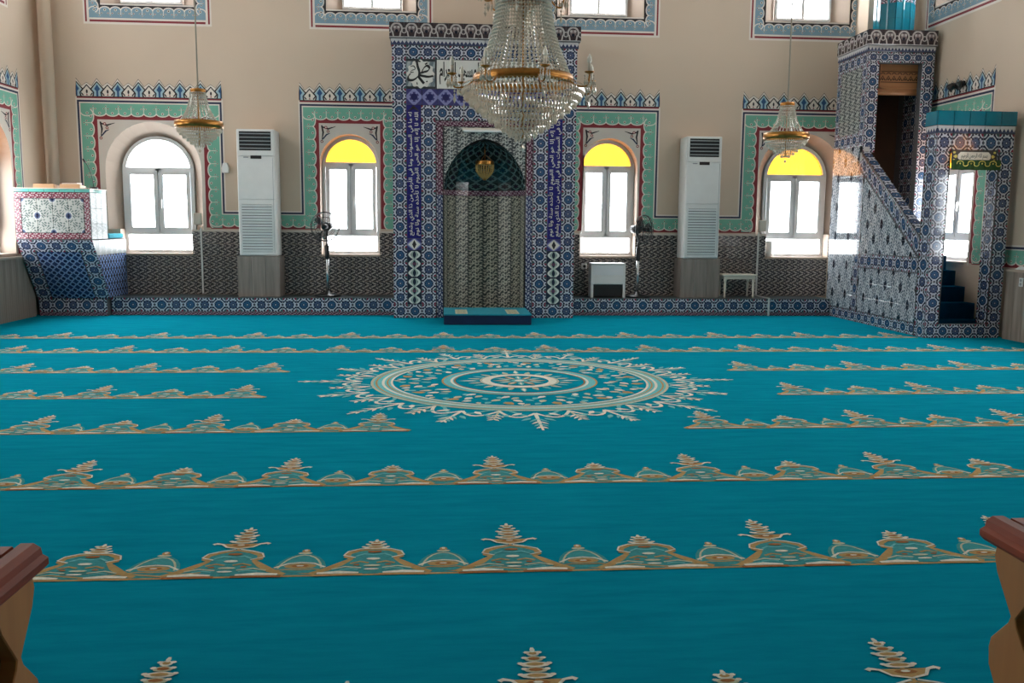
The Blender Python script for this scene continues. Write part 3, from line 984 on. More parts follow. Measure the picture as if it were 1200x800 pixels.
def saf(segs, y, x0):
    P_ = 1.09
    F = Flat()
    for a, b in segs:
        F.rect(a, 0, b, .014, 0, 0); F.rect(a, .014, b, .062, 2, 0); F.rect(a, .062, b, .068, 4, 1)
        n_ = int((b - a) / .136); F.rib([(a + (b - a) * k / n_, .04 + .016 * (-1) ** k) for k in range(n_ + 1)], .012, 0, 1)
        k0 = math.floor((a - x0) / (P_ / 4)); k1 = math.ceil((b - x0) / (P_ / 4))
        for k in range(k0, k1 + 1):
            c = x0 + k * P_ / 4
            if c - .12 < a or c + .12 > b: continue
            q = k % 4
            mountain(F, c, ('spire', 'small', 'finial', 'small')[q])
    F.build('woven_row_border', WEAVE, lambda a, b, ly: (a, y + b, .001 + .0006 * ly), floor, I4)


A_, B_ = XL + .1, XR - .12
saf([(A_, B_)], 2.067, .268); saf([(A_, B_)], 3.23, .268); saf([(A_, B_)], 4.39, .268)
saf([(A_, -.26)], 5.575, -.44); saf([(1.58, B_)], 5.575, 1.78)
saf([(A_, -1.37)], 6.71, -1.56); saf([(2.62, B_)], 6.71, 2.83)
saf([(A_, -1.40)], 7.88, -1.58); saf([(2.60, B_)], 7.88, 2.80)
saf([(A_, B_)], 9.10, -1.10); saf([(A_, 5.6)], 10.25, -1.1)


def medallion(cx, cy):
    F = Flat(); gd, cr, te, br, sa = range(5)
    R_ = lambda r, a: (r * cos(a), r * sin(a))
    circ = lambda r, wd, mi, ly, n=72: F.rib([R_(r, 2 * PI * k / n) for k in range(n)], wd, mi, ly, True)
    te = 5
    for r, wd, mi in ((1.15, .17, te), (1.225, .022, sa), (1.19, .016, gd), (1.135, .022, cr), (1.10, .014, gd), (1.065, .018, cr),
                      (.60, .10, te), (.645, .016, gd), (.57, .02, cr), (.545, .012, br), (.28, .07, cr), (.255, .012, gd), (.325, .016, sa)):
        circ(r, wd, mi, 1 if mi == te else 2)
    F.disc(0, 0, .07, .07, te, 2, 16); F.disc(0, 0, .04, .04, cr, 3, 12)
    for k in range(12):
        a = 2 * PI * k / 12
        F.leaf(*R_(.07, a), a, .16, .055, te if k % 2 else gd, 2); F.leaf(*R_(.09, a), a, .11, .02, cr, 3)
    for k in range(24):
        a = 2 * PI * k / 24
        F.leaf(*R_(.33, a), a, .12 if k % 6 else .2, .05, sa if k % 2 else te, 2)
        if k % 6 == 0: F.leaf(*R_(.36, a), a, .14, .03, cr, 3)
    random.seed(11)
    for k in range(16):
        a = 2 * PI * (k + .5) / 16
        for r, da, ln, wd, mi in ((.70, 0, .10, .05, cr), (.74, .1, .09, .05, sa), (.74, -.1, .09, .05, te), (.84, .06, .1, .055, cr), (.84, -.06, .1, .055, sa), (.82, .17, .08, .05, te),
                                  (.93, .0, .11, .07, gd), (.95, .12, .08, .05, cr), (.95, -.12, .08, .05, te), (.99, .19, .07, .04, sa)):
            F.leaf(*R_(r, a + da), a + da + random.uniform(-.9, .9), ln * 1.05, wd * 1.05, mi, 2 + (mi == cr))
    for k in range(16):                                   # scroll fringe and spears
        a = 2 * PI * k / 16
        for s_ in (-1, 1):
            F.rib([R_(1.25 + .13 * sin(PI * t / 8) + .05 * t / 8, a + s_ * .2 * (1 - t / 8)) for t in range(9)], .024, cr, 2)
            F.rib([R_(1.30 + .06 * cos(PI * t / 6), a + s_ * (.04 + .12 * t / 6)) for t in range(7)], .026, te, 2)
            F.leaf(*R_(1.3, a + s_ * .07), a + s_ * .9, .10, .04, cr, 3); F.leaf(*R_(1.36, a + s_ * .13), a + s_ * 1.2, .09, .04, te, 3)
            F.leaf(*R_(1.42, a + s_ * .03), a + s_ * .8, .10, .035, te, 3)
        big = .30 if k % 2 == 0 else .20
        F.rib([R_(1.3, a), R_(1.40 + big, a)], [.03, .014], cr, 2)
        for t in range(4):
            for s_ in (-1, 1): F.leaf(*R_(1.44 + big * t / 5, a), a + s_ * .7, .10 - .014 * t, .022, cr if t % 2 else te, 3)
        b = a + PI / 16
        F.rib([R_(1.28, b), R_(1.46, b)], [.02, .01], sa, 2)
        for t in range(3):
            for s_ in (-1, 1): F.leaf(*R_(1.36 + .05 * t, b), b + s_ * .8, .085 - .014 * t, .022, cr, 3)
    for q in F.p:                                         # the fringe spreads wider than it was drawn
        for i, (a, b) in enumerate(q[0]):
            r = math.hypot(a, b)
            if r > 1.25: k = (1.25 + (r - 1.25) * 1.3) / r; q[0][i] = (a * k, b * k)
    F.build('woven_medallion', WEAVE, lambda a, b, ly: (cx + a, cy + b, .001 + .0006 * ly), floor, I4)


medallion(.63, 7.40)


# ------------------------------------------------------------------ lettering
ARF = {'ا': 'FE8D FE8E - -', 'أ': 'FE83 FE84 - -', 'إ': 'FE87 FE88 - -', 'آ': 'FE81 FE82 - -', 'ب': 'FE8F FE90 FE91 FE92', 'ة': 'FE93 FE94 - -', 'ت': 'FE95 FE96 FE97 FE98', 'ج': 'FE9D FE9E FE9F FEA0',
       'ح': 'FEA1 FEA2 FEA3 FEA4', 'خ': 'FEA5 FEA6 FEA7 FEA8', 'د': 'FEA9 FEAA - -', 'ذ': 'FEAB FEAC - -', 'ر': 'FEAD FEAE - -', 'ز': 'FEAF FEB0 - -', 'س': 'FEB1 FEB2 FEB3 FEB4', 'ش': 'FEB5 FEB6 FEB7 FEB8',
       'ض': 'FEBD FEBE FEBF FEC0', 'ط': 'FEC1 FEC2 FEC3 FEC4', 'ع': 'FEC9 FECA FECB FECC', 'ف': 'FED1 FED2 FED3 FED4', 'ق': 'FED5 FED6 FED7 FED8', 'ك': 'FED9 FEDA FEDB FEDC', 'ل': 'FEDD FEDE FEDF FEE0',
       'م': 'FEE1 FEE2 FEE3 FEE4', 'ن': 'FEE5 FEE6 FEE7 FEE8', 'ه': 'FEE9 FEEA FEEB FEEC', 'و': 'FEED FEEE - -', 'ى': 'FEEF FEF0 - -', 'ي': 'FEF1 FEF2 FEF3 FEF4', 'ظ': 'FEC5 FEC6 FEC7 FEC8', 'ص': 'FEB9 FEBA FEBB FEBC'}
ARF = {k: [None if q == '-' else chr(int(q, 16)) for q in v.split()] for k, v in ARF.items()}


def shape(t):
    out = []
    for i, ch in enumerate(t):
        if ch not in ARF: out.append(ch); continue
        pv = i > 0 and t[i - 1] in ARF and ARF[t[i - 1]][2] is not None
        nx = i + 1 < len(t) and t[i + 1] in ARF and ARF[ch][2] is not None
        f = ARF[ch]
        out.append((f[3] if nx else f[1]) if pv else (f[2] if nx else f[0]))
    return ''.join(out[::-1])


def text_mesh(t, w_, h_, bold=.012, name='lettering'):
    """flat glyph mesh in xy, centred, fitted to w_ x h_"""
    cu = bpy.data.curves.new('t', 'FONT'); cu.body = t; cu.resolution_u = 2; cu.offset = bold
    o = bpy.data.objects.new('t', cu); COL.objects.link(o)
    bpy.context.view_layer.update()
    dg = bpy.context.evaluated_depsgraph_get()
    me = bpy.data.meshes.new_from_object(o.evaluated_get(dg))
    bpy.data.objects.remove(o); bpy.data.curves.remove(cu)
    xs = [v.co.x for v in me.vertices]; ys = [v.co.y for v in me.vertices]
    if not xs: return me
    sx, sy = w_ / (max(xs) - min(xs)), h_ / (max(ys) - min(ys)); cx, cy = (max(xs) + min(xs)) / 2, (max(ys) + min(ys)) / 2
    for v in me.vertices: v.co = ((v.co.x - cx) * sx, (v.co.y - cy) * sy, 0)
    me.materials.clear(); me.name = name
    return me


def lettering(t, w_, h_, m_, M, parent, name='lettering', bold=.012):
    me = text_mesh(t, w_, h_, bold); me.materials.append(m_)
    return tag(place(bpy.data.objects.new(name, me), M, parent), kind='stuff')


def smooth(pts, n=6):
    out = []
    for i in range(len(pts) - 1):
        p0, p1, p2, p3 = pts[max(i - 1, 0)], pts[i], pts[i + 1], pts[min(i + 2, len(pts) - 1)]
        for k in range(n):
            t = k / n
            out.append(tuple(.5 * (2 * p1[j] + (p2[j] - p0[j]) * t + (2 * p0[j] - 5 * p1[j] + 4 * p2[j] - p3[j]) * t * t + (3 * p1[j] - p0[j] - 3 * p2[j] + p3[j]) * t ** 3) for j in (0, 1)))
    return out + [pts[-1]]


def nib(F, pts, wd, mi=0, ang=1.0):
    p = smooth(pts); ws = []
    for i in range(len(p)):
        a, b = p[max(i - 1, 0)], p[min(i + 1, len(p) - 1)]
        ws.append(1.5 * wd * (.28 + .72 * abs(sin(math.atan2(b[1] - a[1], b[0] - a[0]) - ang))))
    F.rib(p, ws, mi, 0)


# ------------------------------------------------------------------ prayer niche (mihrab)
MX, MY, MH = .557, 12.5, 1.257
mh = empty('prayer_niche', (MX, 12.9, 0), label='tall tiled prayer niche with rosette borders and calligraphy in the middle wall', cat='prayer niche')
g = G()
for s_ in (-1, 1):
    for a, b, y in ((.668, MH - .012, MY + .012), (.575, .668, MY + .035)):
        x0, x1 = sorted((MX + s_ * a, MX + s_ * b)); g.box(x0, x1, y, YB - .002, 0, 3.66)
g.box(MX - .575, MX + .575, MY + .012, YB - .002, 2.70, 3.66); g.box(MX - .575, MX + .575, MY + .05, YB - .002, 2.615, 2.70); g.box(MX - .575, MX + .575, 13.06, YB - .002, 0, 2.62)
g.obj('core', m_grout, mh, I4)
xo = [-1.257, -1.067, -.870, -.670, -.570]


def mirror_cols(i): return (MX + xo[i], MX + xo[i + 1]), (MX - xo[i + 1], MX - xo[i])


for side in (0, 1):
    x0, x1 = mirror_cols(0)[side]                                  # outer rosette column
    tile_run(mh, 'rosette_tile', m_ros, (x1, MY + .012, .19), (0, 0, 1), (-1, 0, 0), 3.31, x1 - x0, 17)
    x0, x1 = mirror_cols(2)[side]                                  # inner rosette column
    tile_run(mh, 'rosette_tile', m_ros, (x1, MY + .012, .19), (0, 0, 1), (-1, 0, 0), 2.51, x1 - x0, 13)
    xa, xb = (MX + xo[0], MX + xo[3]) if side == 0 else (MX - xo[3], MX - xo[0])
    tile_run(mh, 'rosette_tile', m_ros, (xa, MY + .012, 0), RX, UZ, xb - xa, .19, 3)
    x0, x1 = mirror_cols(1)[side]                                  # calligraphy column
    tile_run(mh, 'cobalt_tile', m_cobalt, (x1, MY + .012, 1.10), (0, 0, 1), (-1, 0, 0), 1.795, x1 - x0, 9)
    tile(mh, 'tulip_panel', m_cypress, (x0, MY + .012, .19), RX, UZ, x1 - x0, .375); tile(mh, 'tulip_panel', m_cypress, (x0, MY + .012, .565), RX, UZ, x1 - x0, .375)
    tile(mh, 'diamond_tile', m_violet, (x0, MY + .012, .94), RX, UZ, x1 - x0, .16)
    F = Flat(); cx = (x0 + x1) / 2
    F.poly([(cx - .085, 1.02), (cx, .945), (cx + .085, 1.02), (cx, 1.095)], 0, 0); F.poly([(cx - .03, 1.02), (cx, .96), (cx + .03, 1.02), (cx, 1.08)], 1, 1)
    F2 = Flat(); F2.poly([(cx - .095, 2.80), (cx, 2.89), (cx + .095, 2.80), (cx, 2.85)], 0, 1)
    F2.build('chevron_inlay', [m_ink], lambda a, b, ly: (a, MY - .0005 - .0005 * ly, b), mh, I4)
    F.build('diamond_inlay', [m_whiteglaze, m_ink], lambda a, b, ly: (a, MY - .0005 - .0005 * ly, b), mh, I4)
    Mt = basis((cx, MY - .001, 1.97), (0, 0, 1), (-1, 0, 0))
    vt = ['الله لا إله إلا هو الحي القيوم لا تأخذه سنة ولا نوم', 'له ما في السموات وما في الأرض من ذا الذي يشفع']
    for k in (0, 1):
        lettering(shape(vt[k] if side else vt[1 - k]), 1.66, .095, m_whiteglaze, Mt @ Matrix.Translation((0, .043 - .086 * k, 0)), mh)
    x0, x1 = mirror_cols(3)[side]                                  # narrow jambs
    tile_run(mh, 'jamb_tile', m_jamb, (x1, MY + .035, .0), (0, 0, 1), (-1, 0, 0), 1.70, x1 - x0, 9)
    tile_run(mh, 'jamb_tile', m_purple, (x1, MY + .035, 1.70), (0, 0, 1), (-1, 0, 0), .92, x1 - x0, 5)
tile_run(mh, 'rosette_tile', m_ros, (MX + xo[0], MY + .012, 3.50), RX, UZ, 2 * MH, .18, 13)
tile_run(mh, 'rosette_tile', m_ros, (MX + xo[2], MY + .012, 2.70), RX, UZ, 1.74, .195, 9)
tile_run(mh, 'violet_tile', m_violet, (MX + xo[1], MY + .012, 2.895), RX, UZ, 2.134, .215, 10)
tile_run(mh, 'purple_tile', m_purple, (MX + xo[3], MY + .035, 2.62), RX, UZ, 1.34, .08, 7)
# top panel: roundels and text panel
for sx in (-1, 1):
    cx = MX + sx * .872
    tile(mh, 'roundel_ground', m_greyglaze, (cx - .196, MY + .012, 3.11), RX, UZ, .392, .39)
    lob = [(cx + (.178 + .012 * cos(12 * t)) * cos(t), 3.303 + (.178 + .012 * cos(12 * t)) * sin(t)) for t in [2 * PI * k / 72 for k in range(72)]]
    rd = G().prism(lob, lambda a, b, t: (a, t, b), MY + .001, MY - .006).obj('roundel', m_whiteglaze, mh, I4)
    F = Flat(); Q = lambda pts: [(cx + (x - 322) / 640, 3.303 - (y - 490) / 640) for x, y in pts]
    if sx < 0:   # the name Muhammad, in thuluth strokes
        nib(F, Q([(278, 392), (292, 384), (322, 386)]), .014); nib(F, Q([(290, 386), (298, 430), (310, 470), (300, 510), (262, 540), (222, 542), (216, 515), (236, 488)]), .026)
        nib(F, Q([(330, 480), (350, 440), (378, 420), (398, 438), (384, 462), (350, 474), (316, 486), (306, 512), (330, 545), (352, 570)]), .024)
        nib(F, Q([(432, 504), (390, 512), (350, 508), (312, 500)]), .022); nib(F, Q([(368, 398), (374, 408)]), .03)
        nib(F, Q([(236, 430), (262, 424), (276, 450), (246, 462), (238, 478), (262, 476)]), .010); nib(F, Q([(290, 560), (294, 580)]), .012); nib(F, Q([(372, 548), (380, 556)]), .014)
    else:        # the word Allah, in thuluth strokes
        nib(F, Q([(412, 400), (408, 470), (410, 545)]), .024)
        nib(F, Q([(372, 400), (368, 470), (362, 530), (338, 545), (330, 520)]), .024); nib(F, Q([(332, 400), (328, 470), (318, 532), (282, 540)]), .024)
        nib(F, Q([(290, 540), (252, 548), (232, 520), (252, 492), (276, 515), (262, 545), (225, 560)]), .022); nib(F, Q([(350, 380), (372, 366), (392, 380)]), .010)
    F.build('lettering', [m_ink], lambda a, b, ly: (a, MY - .0068 - .0005 * ly, b), rd, I4, kind='stuff')
tp = G().box(MX - .655, MX + .655, MY - .004, MY + .012, 3.118, 3.492).obj('text_panel', m_whiteglaze, mh, I4)
lettering(shape('فول وجهك شطر المسجد الحرام'), 1.24, .30, m_ink, basis((MX, MY - .0046, 3.32), RX, UZ), tp, bold=.03)
# cornice
g = G(); g.box(MX - 1.27, MX + 1.27, MY - .0, YB - .002, 3.68, 3.765); g.box(MX - 1.285, MX + 1.285, MY - .035, YB - .002, 3.765, 3.965); g.obj('cornice_core', m_grout, mh, I4)
tile_run(mh, 'tooth_tile', m_teeth, (MX - 1.27, MY, 3.68), RX, UZ, 2.54, .085, 12)
tile_run(mh, 'palmette_tile', m_palm, (MX - 1.285, MY - .035, 3.765), RX, UZ, 2.57, .20, 13)
tile_run(mh, 'palmette_tile', m_palm, (MX + 1.285, MY - .035, 3.765), (0, 1, 0), UZ, .97, .20, 5)
# spandrel
AW, ZS, AH = .567, 1.77, .69
def hz(x): return ZS + AH * max(0.0, 1 - min(1, abs(x) / AW) ** 1.8) ** .55
cw = 2 * AW / 6; rh = (2.62 - 1.70) / 5
for i in range(6):
    for j in range(5):
        x0, x1, z0, z1 = -AW + i * cw, -AW + (i + 1) * cw, 1.70 + j * rh, 1.70 + (j + 1) * rh
        N = 8; bot = [(x0 + (x1 - x0) * k / N) for k in range(N + 1)]
        bb = [(x, min(z1, max(z0, hz(x)))) for x in bot]
        ok = [k for k in range(N + 1) if bb[k][1] < z1 - .004]
        if not ok: continue
        k0, k1 = max(0, ok[0] - 1), min(N, ok[-1] + 1)
        pts = bb[k0:k1 + 1] + [(bb[k1][0], z1), (bb[k0][0], z1)]
        pp = [pts[0]]
        for q in pts[1:]:
            if math.hypot(q[0] - pp[-1][0], q[1] - pp[-1][1]) > .003: pp.append(q)
        if len(pp) < 3: continue
        poly_tile(mh, 'spandrel_tile', m_spandrel, [(MX + a, MY + .05, b) for a, b in pp], [((a - x0) / cw, (b - z0) / rh) for a, b in pp], (0, -1, 0), .012)
# inside of the niche
ND = .42
fac = 8
ang = [PI - PI * k / fac for k in range(fac + 1)]
def npt(t, wv, z): return Vector((MX + wv * cos(t), MY + .07 + ND * (wv / AW) * sin(t), z))
for k in range(fac):
    a, b = npt(ang[k], AW, 0), npt(ang[k + 1], AW, 0)
    r = (b - a); L = r.length
    for j in range(9):
        tile(mh, 'niche_tile', m_niche, a + Vector((0, 0, .0 + j * .1889)), r, UZ, L, .1889, gap=.001)
    tile(mh, 'niche_band', m_purple, a + Vector((0, 0, 1.70)), r, UZ, L, .08, gap=.001)
HR = 6
def wof(q): return AW * max(0.0, 1 - q ** (1 / .55)) ** (1 / 1.8)
for j in range(HR):
    q0, q1 = j / HR, (j + 1) / HR
    for k in range(fac):
        z0, z1 = 1.78 + (AH - .01) * q0, 1.78 + (AH - .01) * q1
        P4 = [npt(ang[k], wof(q0), z0), npt(ang[k + 1], wof(q0), z0), npt(ang[k + 1], wof(q1), z1), npt(ang[k], wof(q1), z1)]
        if j == HR - 1: P4 = P4[:3]
        n = (P4[1] - P4[0]).cross(P4[2] - P4[0])
        poly_tile(mh, 'hood_tile', m_hood, P4, [(0, 0), (1, 0), (1, 1), (0, 1)][:len(P4)], n, .006)
g = G()
for j in range(12):
    for k in range(fac):
        lv = [(AW + .03, 0, .012), (AW + .03, 1.78, .012)] if j == 0 else [(wof((j - 1) / 11) + .03, 1.80 + AH * (j - 1) / 11, 0), (wof(j / 11) + .03, 1.80 + AH * j / 11, 0)]
        (w0, z0, _), (w1, z1, _) = lv
        g.add([npt(ang[k], w0, z0), npt(ang[k + 1], w0, z0), npt(ang[k + 1], w1, z1), npt(ang[k], w1, z1)], [(0, 1, 2, 3)])
g.obj('niche_shell', m_grout, mh, I4)
# strip lamp fixed over the arch
t = empty('strip_lamp', (MX - .03, MY + .03, 2.56), label='white strip lamp mounted above the arch of the prayer niche', cat='lamp')
bevel(G().box(-.28, .28, -.045, .012, .0, .045).obj('housing', m_offw, t), .006)
G().lathe([(.016, -.26), (.016, .26)], (0, -.045, .002), 10, 0, axis='x').obj('tube', m_white, t)

# prayer step in front of the niche
t = empty('imam_step', (.566, 11.95, 0), label='low blue fabric step with a turquoise rug in front of the prayer niche', cat='step')
bevel(G().box(-.572, .572, -.33, .60, 0, .125).obj('base', m_navyfab, t), .012)
rg = bevel(G().box(-.575, .575, -.335, .60, .125, .142).obj('rug', m_benchtop, t), .004)
F = Flat()
for s_ in (-1, 1):
    F.rect(s_ * .34 - .08, -.3, s_ * .34 + .08, .3, 1, 0)
    for k in range(6): F.disc(s_ * .34 + .03 * (-1) ** k, -.25 + k * .1, .04, .03, 0, 1, 8); F.disc(s_ * .34 - .04 * (-1) ** k, -.22 + k * .1, .018, .018, 2, 2, 6)
F.build('rug_pattern', [C_GOLD, C_SAND, C_TEAL], lambda a, b, ly: (a, b, .1428 + .0005 * ly), rg)


# ------------------------------------------------------------------ pulpit staircase (minber)
XP, XQ = 5.71, 6.655
YG0, YG1, YT0, YT1 = 10.23, 10.46, 12.10, 13.03
mb = empty('pulpit_staircase', (6.2, 11.6, 0), label='tall tile-clad pulpit staircase with gate and teal-topped tower', cat='pulpit')
def rail(y): return 1.14 + .682 * (y - 10.36)
SIDE = (0, -1, 0)
g = G()
g.prism([(YG0 + .012, 0), (YT1, 0), (YT1, 2.40), (YT0, 2.40), (YT0, rail(YT0)), (YG1, rail(YG1)), (YG1, 2.40), (YG0 + .012, 2.40)], lambda a, b, t: (t, a, b), XP + .012, XP + .10)
g.box(XP + .012, XP + .10, YT0 + .012, YT1, 2.40, 3.66)
g.obj('side_core', m_grout_l, mb, I4)


def side_tile(mt, ya, yb, z0, z1, uv=(0, 0, 1, 1), cut=None, name='side_tile'):
    """tile on the X = XP face from Y=ya down to Y=yb (ya>yb); cut = height limit line offset"""
    if cut is None:
        return tile(mb, name, mt, (XP + .012, ya, z0), SIDE, UZ, ya - yb, z1 - z0, uv=uv, gap=.0012, wob=.0008)
    # keep z <= rail(y) - cut
    pl = [(0, z0), (ya - yb, z0), (ya - yb, z1), (0, z1)]
    pl = clip(pl, .682, 1.0, 1.14 + .682 * (ya - 10.36) - cut)
    if len(pl) < 3: return
    u0, v0, u1, v1 = uv
    poly_tile(mb, name, mt, [(XP + .012, ya - a, b) for a, b in pl], [(u0 + (u1 - u0) * a / (ya - yb), v0 + (v1 - v0) * (b - z0) / (z1 - z0)) for a, b in pl], (-1, 0, 0), .010)


def quart(i, j): return ((i % 2) * .5, (j % 2) * .5, (i % 2) * .5 + .5, (j % 2) * .5 + .5)


for i in range(14): side_tile(m_ros[i % 2], YT1 - i * .2, YT1 - (i + 1) * .2, 0, .155, name='rosette_tile')
for i in range(4):                                        # rear panel under the tower
    for j in range(11):
        w0 = .2075; side_tile(m_field, YT1 - i * w0, YT1 - (i + 1) * w0, .155 + j * .2059, .155 + (j + 1) * .2059, quart(i, j))
for j in range(11): side_tile(m_ros[j % 2], 12.2, 12.03, .155 + j * .2059, .155 + (j + 1) * .2059, cut=(0.2 if j > 9 else None), name='rosette_tile')
for i in range(8):                                        # front panel
    w0 = (12.03 - YG1) / 8; a = 12.03 - i * w0
    for j in range(3): side_tile(m_field, a, a - w0, .155 + j * .2017, .155 + (j + 1) * .2017, quart(i, j))
    side_tile(m_ros[i % 2], a, a - w0, .76, .95, name='rosette_tile')
    for j in range(7): side_tile(m_field, a, a - w0, .95 + j * .2, .95 + (j + 1) * .2, quart(i, j + 1), cut=.26)
for j in range(11): side_tile(m_ros[j % 2], YG1, YG0, .155 + j * .2041, .155 + (j + 1) * .2041, name='rosette_tile')
ns = 10; dy = (YT0 - YG1) / ns                            # sloping band under the rail
for i in range(ns):
    a, b = YT0 - i * dy, YT0 - (i + 1) * dy
    poly_tile(mb, 'rail_tile', m_ros[i % 2], [(XP + .012, a, rail(a) - .25), (XP + .012, b, rail(b) - .25), (XP + .012, b, rail(b) - .03), (XP + .012, a, rail(a) - .03)], [(0, 0), (1, 0), (1, 1), (0, 1)], (-1, 0, 0), .012)
for off, th in ((-.02, .03), (-.265, .014)):
    g = G(); g.prism([(YT0, rail(YT0) + off - th / 2), (YG1, rail(YG1) + off - th / 2), (YG1, rail(YG1) + off + th / 2), (YT0, rail(YT0) + off + th / 2)], lambda a, b, t: (t, a, b), XP - .004, XP + .012)
    g.obj('rail_trim', m_ink, mb, I4)
for i in range(ns):
    a, b = YT0 - i * dy, YT0 - (i + 1) * dy
    p = [Vector((XP, b, rail(b))), Vector((XP + .11, b, rail(b))), Vector((XP + .11, a, rail(a))), Vector((XP, a, rail(a)))]
    poly_tile(mb, 'rail_cap_tile', m_ros[i % 2], p, [(0, .3), (0, .7), (1, .7), (1, .3)], (0, -.56, .83), .010)
for q in ((YG1, YT1, .15, .16), (YG1, 12.03, .755, .765), (YG1, 12.03, .945, .955), (YG1 - .006, YG1 + .006, 0, 2.4), (12.024, 12.036, .155, rail(12.03) - .26)):
    G().box(XP - .002, XP + .010, *q).obj('black_listel', m_ink, mb, I4)
# tower side, front and top
for z0, z1 in ((2.42, 2.60), (3.48, 3.66)):
    for i in range(5): side_tile(m_ros[i % 2], YT1 - i * .186, YT1 - (i + 1) * .186, z0, z1, name='rosette_tile')
for j in range(5):
    z0 = 2.60 + j * .176
    side_tile(m_ros[j % 2], YT1, YT1 - .13, z0, z0 + .176, name='rosette_tile'); side_tile(m_ros[j % 2], YT0 + .15, YT0, z0, z0 + .176, name='rosette_tile')
    for i in range(4): side_tile(m_spandrel, YT1 - .13 - i * .1625, YT1 - .13 - (i + 1) * .1625, z0, z0 + .176)
g = G()
g.box(XP + .012, XP + .17, YT0 + .012, YT0 + .12, rail(YT0), 3.66); g.box(XQ - .17, XQ, YT0 + .012, YT0 + .12, 1.3, 3.66); g.box(XP + .1, XQ, YT0 + .012, YT0 + .12, 3.52, 3.66)
g.box(XQ - .02, XQ, YT0 + .12, YT1, 1.3, 3.66); g.box(XP + .1, XQ, YT0, YT1, 1.30, 1.40)
g.obj('tower_core', m_grout, mb, I4)
tile_run(mb, 'rosette_tile', m_ros, (XP + .17, YT0 + .012, rail(YT0)), (0, 0, 1), (-1, 0, 0), 3.52 - rail(YT0), .17, 7)
tile_run(mb, 'rosette_tile', m_ros, (XQ, YT0 + .012, 1.40), (0, 0, 1), (-1, 0, 0), 2.12, .17, 12)
tile_run(mb, 'rosette_tile', m_ros, (XP, YT0 + .012, 3.52), RX, UZ, XQ - XP, .14, 6)
tile_run(mb, 'rosette_tile', m_ros, (XQ - .03, YT0 + .34, 1.40), (0, 0, 1), (0, 1, 0), 1.86, .17, 10)
tile_run(mb, 'rosette_tile', m_ros, (XQ - .03, YT0 + .54, 1.40), (0, 0, 1), (0, 1, 0), 1.86, .17, 10)
g = G(); g.box(XP + .1, XQ - .02, YT1 - .03, YT1, 1.40, 3.66); g.box(XP + .10, XP + .115, YT0 + .12, YT1 - .03, 1.40, 3.66); g.box(XP + .1, XQ - .02, YT0 + .12, YT1 - .03, 3.60, 3.66)
g.obj('tower_lining', m_brownfab, mb, I4)
cn = G(); cn.prism([(5.97, 3.22), (6.02, 3.205), (6.25, 3.20), (6.48, 3.205), (6.53, 3.22), (6.53, 3.56), (5.97, 3.56)], lambda a, b, t: (a, t, b), YT0 + .16, YT0 + .24)
cn.lathe([(.03, -.31), (.048, -.29), (.05, 0), (.048, .29), (.03, .31)], (6.25, YT0 + .19, 3.165), 12, 0, axis='x')
cv = cn.obj('carved_valance', m_canwood, mb, I4)
F = Flat()
for k in range(7):
    c = 6.01 + k * .08
    F.rib([(c - .035, 3.31), (c, 3.37), (c + .035, 3.31)], .014, 0, 0); F.disc(c, 3.325, .012, .016, 0, 0, 6); F.rib(arc(c + .0, 3.39, .03, .022, 0, PI, 6), .010, 0, 0)
F.rect(5.985, 3.285, 6.515, 3.295, 0, 0); F.rect(5.985, 3.425, 6.515, 3.435, 0, 0)
F.build('carving', [m_darkwood], lambda a, b, ly: (a, YT0 + .1585 - .0005 * ly, b), cv, I4, kind='stuff')
g = G(); g.box(XP, XQ, YT0, YT1, 3.66, 3.745); g.box(XP - .012, XQ + .01, YT0 - .02, YT1 + .01, 3.745, 3.948); g.obj('tower_cornice_core', m_grout, mb, I4)
tile_run(mb, 'tooth_tile', m_teeth, (XP, YT0, 3.66), RX, UZ, XQ - XP, .085, 5); tile_run(mb, 'tooth_tile', m_teeth, (XP, YT1, 3.66), SIDE, UZ, YT1 - YT0, .085, 5)
tile_run(mb, 'palmette_tile', m_palm, (XP - .012, YT0 - .02, 3.745), RX, UZ, XQ - XP + .02, .20, 5); tile_run(mb, 'palmette_tile', m_palm, (XP - .012, YT1 + .01, 3.745), SIDE, UZ, YT1 - YT0 + .03, .20, 5)
# octagonal drum and spire
DC = Vector((6.262, 12.55, 0)); DR = .27
oc = [PI / 8 + k * PI / 4 for k in range(8)]
def od(k, r, z): return DC + Vector((r * cos(oc[k % 8]), r * sin(oc[k % 8]), z))
g = G(); g.lathe([(DR - .012, 3.948), (DR - .012, 4.50), (DR - .03, 4.52), (.02, 5.7)], (DC.x, DC.y, 0), 8, 0, False); dr = g.obj('drum_core', m_teal_tile, mb, I4)
for k in range(8):
    for z0, z1, mt in ((3.948, 4.155, m_teal_tile), (4.155, 4.36, m_teal_tile), (4.36, 4.50, m_ros[k % 2])):
        P4 = [od(k, DR - .012, z0), od(k + 1, DR - .012, z0), od(k + 1, DR - .012, z1), od(k, DR - .012, z1)]
        poly_tile(mb, 'drum_tile', mt, P4, [(0, 0), (1, 0), (1, 1), (0, 1)], (P4[1] - P4[0]).cross(P4[2] - P4[0]), .012)
    P3 = [od(k, DR - .025, 4.52), od(k + 1, DR - .025, 4.52), od(k + 1, .025, 5.7), od(k, .025, 5.7)]
    poly_tile(mb, 'spire_panel', m_teal_tile, P3, [(0, 0), (1, 0), (1, 1), (0, 1)], (P3[1] - P3[0]).cross(P3[2] - P3[0]), .012)
